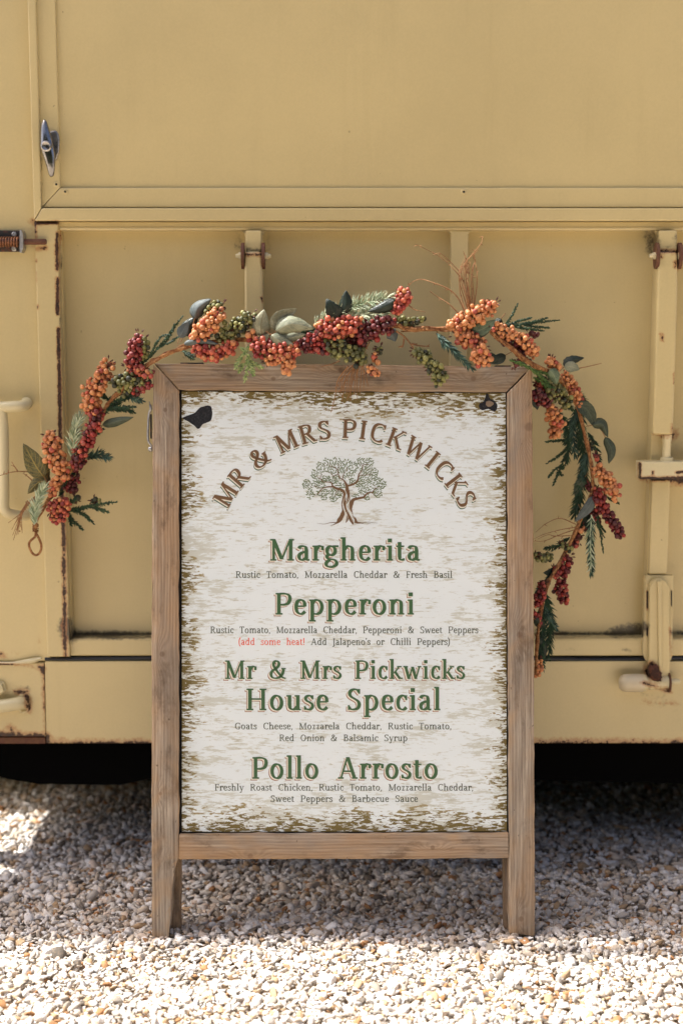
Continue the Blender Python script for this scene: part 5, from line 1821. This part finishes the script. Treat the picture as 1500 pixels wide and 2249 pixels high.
sprig('pine_sprig', [(1084, 728), (1124, 742), (1160, 764)], 15, 'dark', .9, off=.016)
sprig('pine_sprig', [(700, 756), (756, 748), (826, 742)], 15, 'dark', .8, off=.016)
sprig('pine_sprig', [(130, 1090), (160, 1040), (196, 980)], 14, 'dark', .7, off=.014)
leaf([(1190, 850), (1176, 876), (1180, 900)], 26, 'dark', off=.012)
leaf([(1276, 1120), (1288, 1144), (1296, 1176)], 24, 'dark', off=.008)
leaf([(1110, 780), (1090, 790), (1064, 792)], 22, 'dark', off=.014)
leaf([(1178, 1400), (1190, 1420), (1196, 1446)], 24, 'dark', off=.008)
sprig('pine_sprig', [(1262, 905), (1250, 950), (1246, 1010)], 22, 'dark', .9, off=.022)
sprig('pine_sprig', [(1290, 1110), (1276, 1150), (1262, 1196)], 18, 'dark', .9, off=.012)
sprig('fern_sprig', [(1300, 1060), (1326, 1088), (1356, 1104)], 7, 'dark', 1.2, off=.008)
sprig('pine_sprig', [(1224, 1240), (1204, 1272), (1184, 1310)], 14, 'blue', .8, off=.012)
leaf([(1180, 826), (1196, 842), (1214, 850)], 24, 'dark', off=.014)
leaf([(1282, 1050), (1270, 1066), (1262, 1090)], 22, 'shade', off=.006)
leaf([(1226, 1246), (1210, 1256), (1192, 1258)], 20, 'dark', off=.01)

# dry leaves and twigs lying on the gravel
LIT = NT('dry_leaf', .8, .2).color(srgb(150, 104, 62))
for k, (x, y, a, L_) in enumerate(((-.12, 2.50, .4, .035), (.05, 2.44, 2.2, .028), (.42, 2.52, 1.2, .030), (-.46, 2.36, .2, .022), (.30, 2.16, 2.8, .018), (-.20, 2.10, 1.0, .016))):
    m = MB()
    z = .012
    d = Vector((math.cos(a), math.sin(a), 0))
    m.tube([Vector((x, y, z)) - d * L_ * .5, Vector((x, y, z + .003)), Vector((x, y, z + .001)) + d * L_ * .5], [.0008, .0012, .0006], 6)
    m.tube([Vector((x, y, z + .003)), Vector((x, y, z + .004)) + Vector((d.y, -d.x, .1)) * L_ * .3], [.0007, .0004], 5)
    t = m.build('dry_twig', TWIG)
    tag(t, ['forked dry twig on shaded gravel between the board legs, left of centre', 'short dry twig on gravel just behind the middle of the board', 'dry twig on shaded gravel to the right of the board',
            'small twig on gravel left of the left board leg', 'tiny twig on sunlit gravel in front of the right half of the board', 'tiny twig on sunlit gravel in front of the left half of the board'][k], 'twig', 'dry twigs on the gravel')

for P, nl_, mt, of in (([(246, 880), (220, 868), (196, 868)], 14, 'dark', .01), ([(270, 860), (290, 874), (312, 880)], 15, 'blue', .004), ([(320, 812), (300, 790), (284, 770)], 13, 'dark', .012),
                       ([(180, 990), (196, 960), (224, 944)], 15, 'dark', .012), ([(120, 1090), (104, 1060), (98, 1030)], 14, 'blue', .012), ([(430, 760), (452, 744), (474, 722)], 13, 'dark', .012),
                       ([(520, 748), (500, 768), (476, 784)], 12, 'blue', .010), ([(640, 756), (664, 736), (690, 722)], 14, 'dark', .012), ([(1240, 850), (1270, 868), (1292, 900)], 16, 'dark', .012),
                       ([(1290, 950), (1310, 990), (1318, 1030)], 15, 'dark', .012), ([(1250, 1180), (1222, 1200), (1196, 1206)], 14, 'dark', .012), ([(1190, 1330), (1206, 1360), (1222, 1384)], 16, 'blue', .004),
                       ([(1216, 900), (1240, 930), (1246, 980)], 18, 'dark', .014), ([(1180, 1420), (1190, 1446), (1192, 1470)], 13, 'dark', .006)):
    sprig('pine_sprig', P, nl_, mt, .9, off=of)
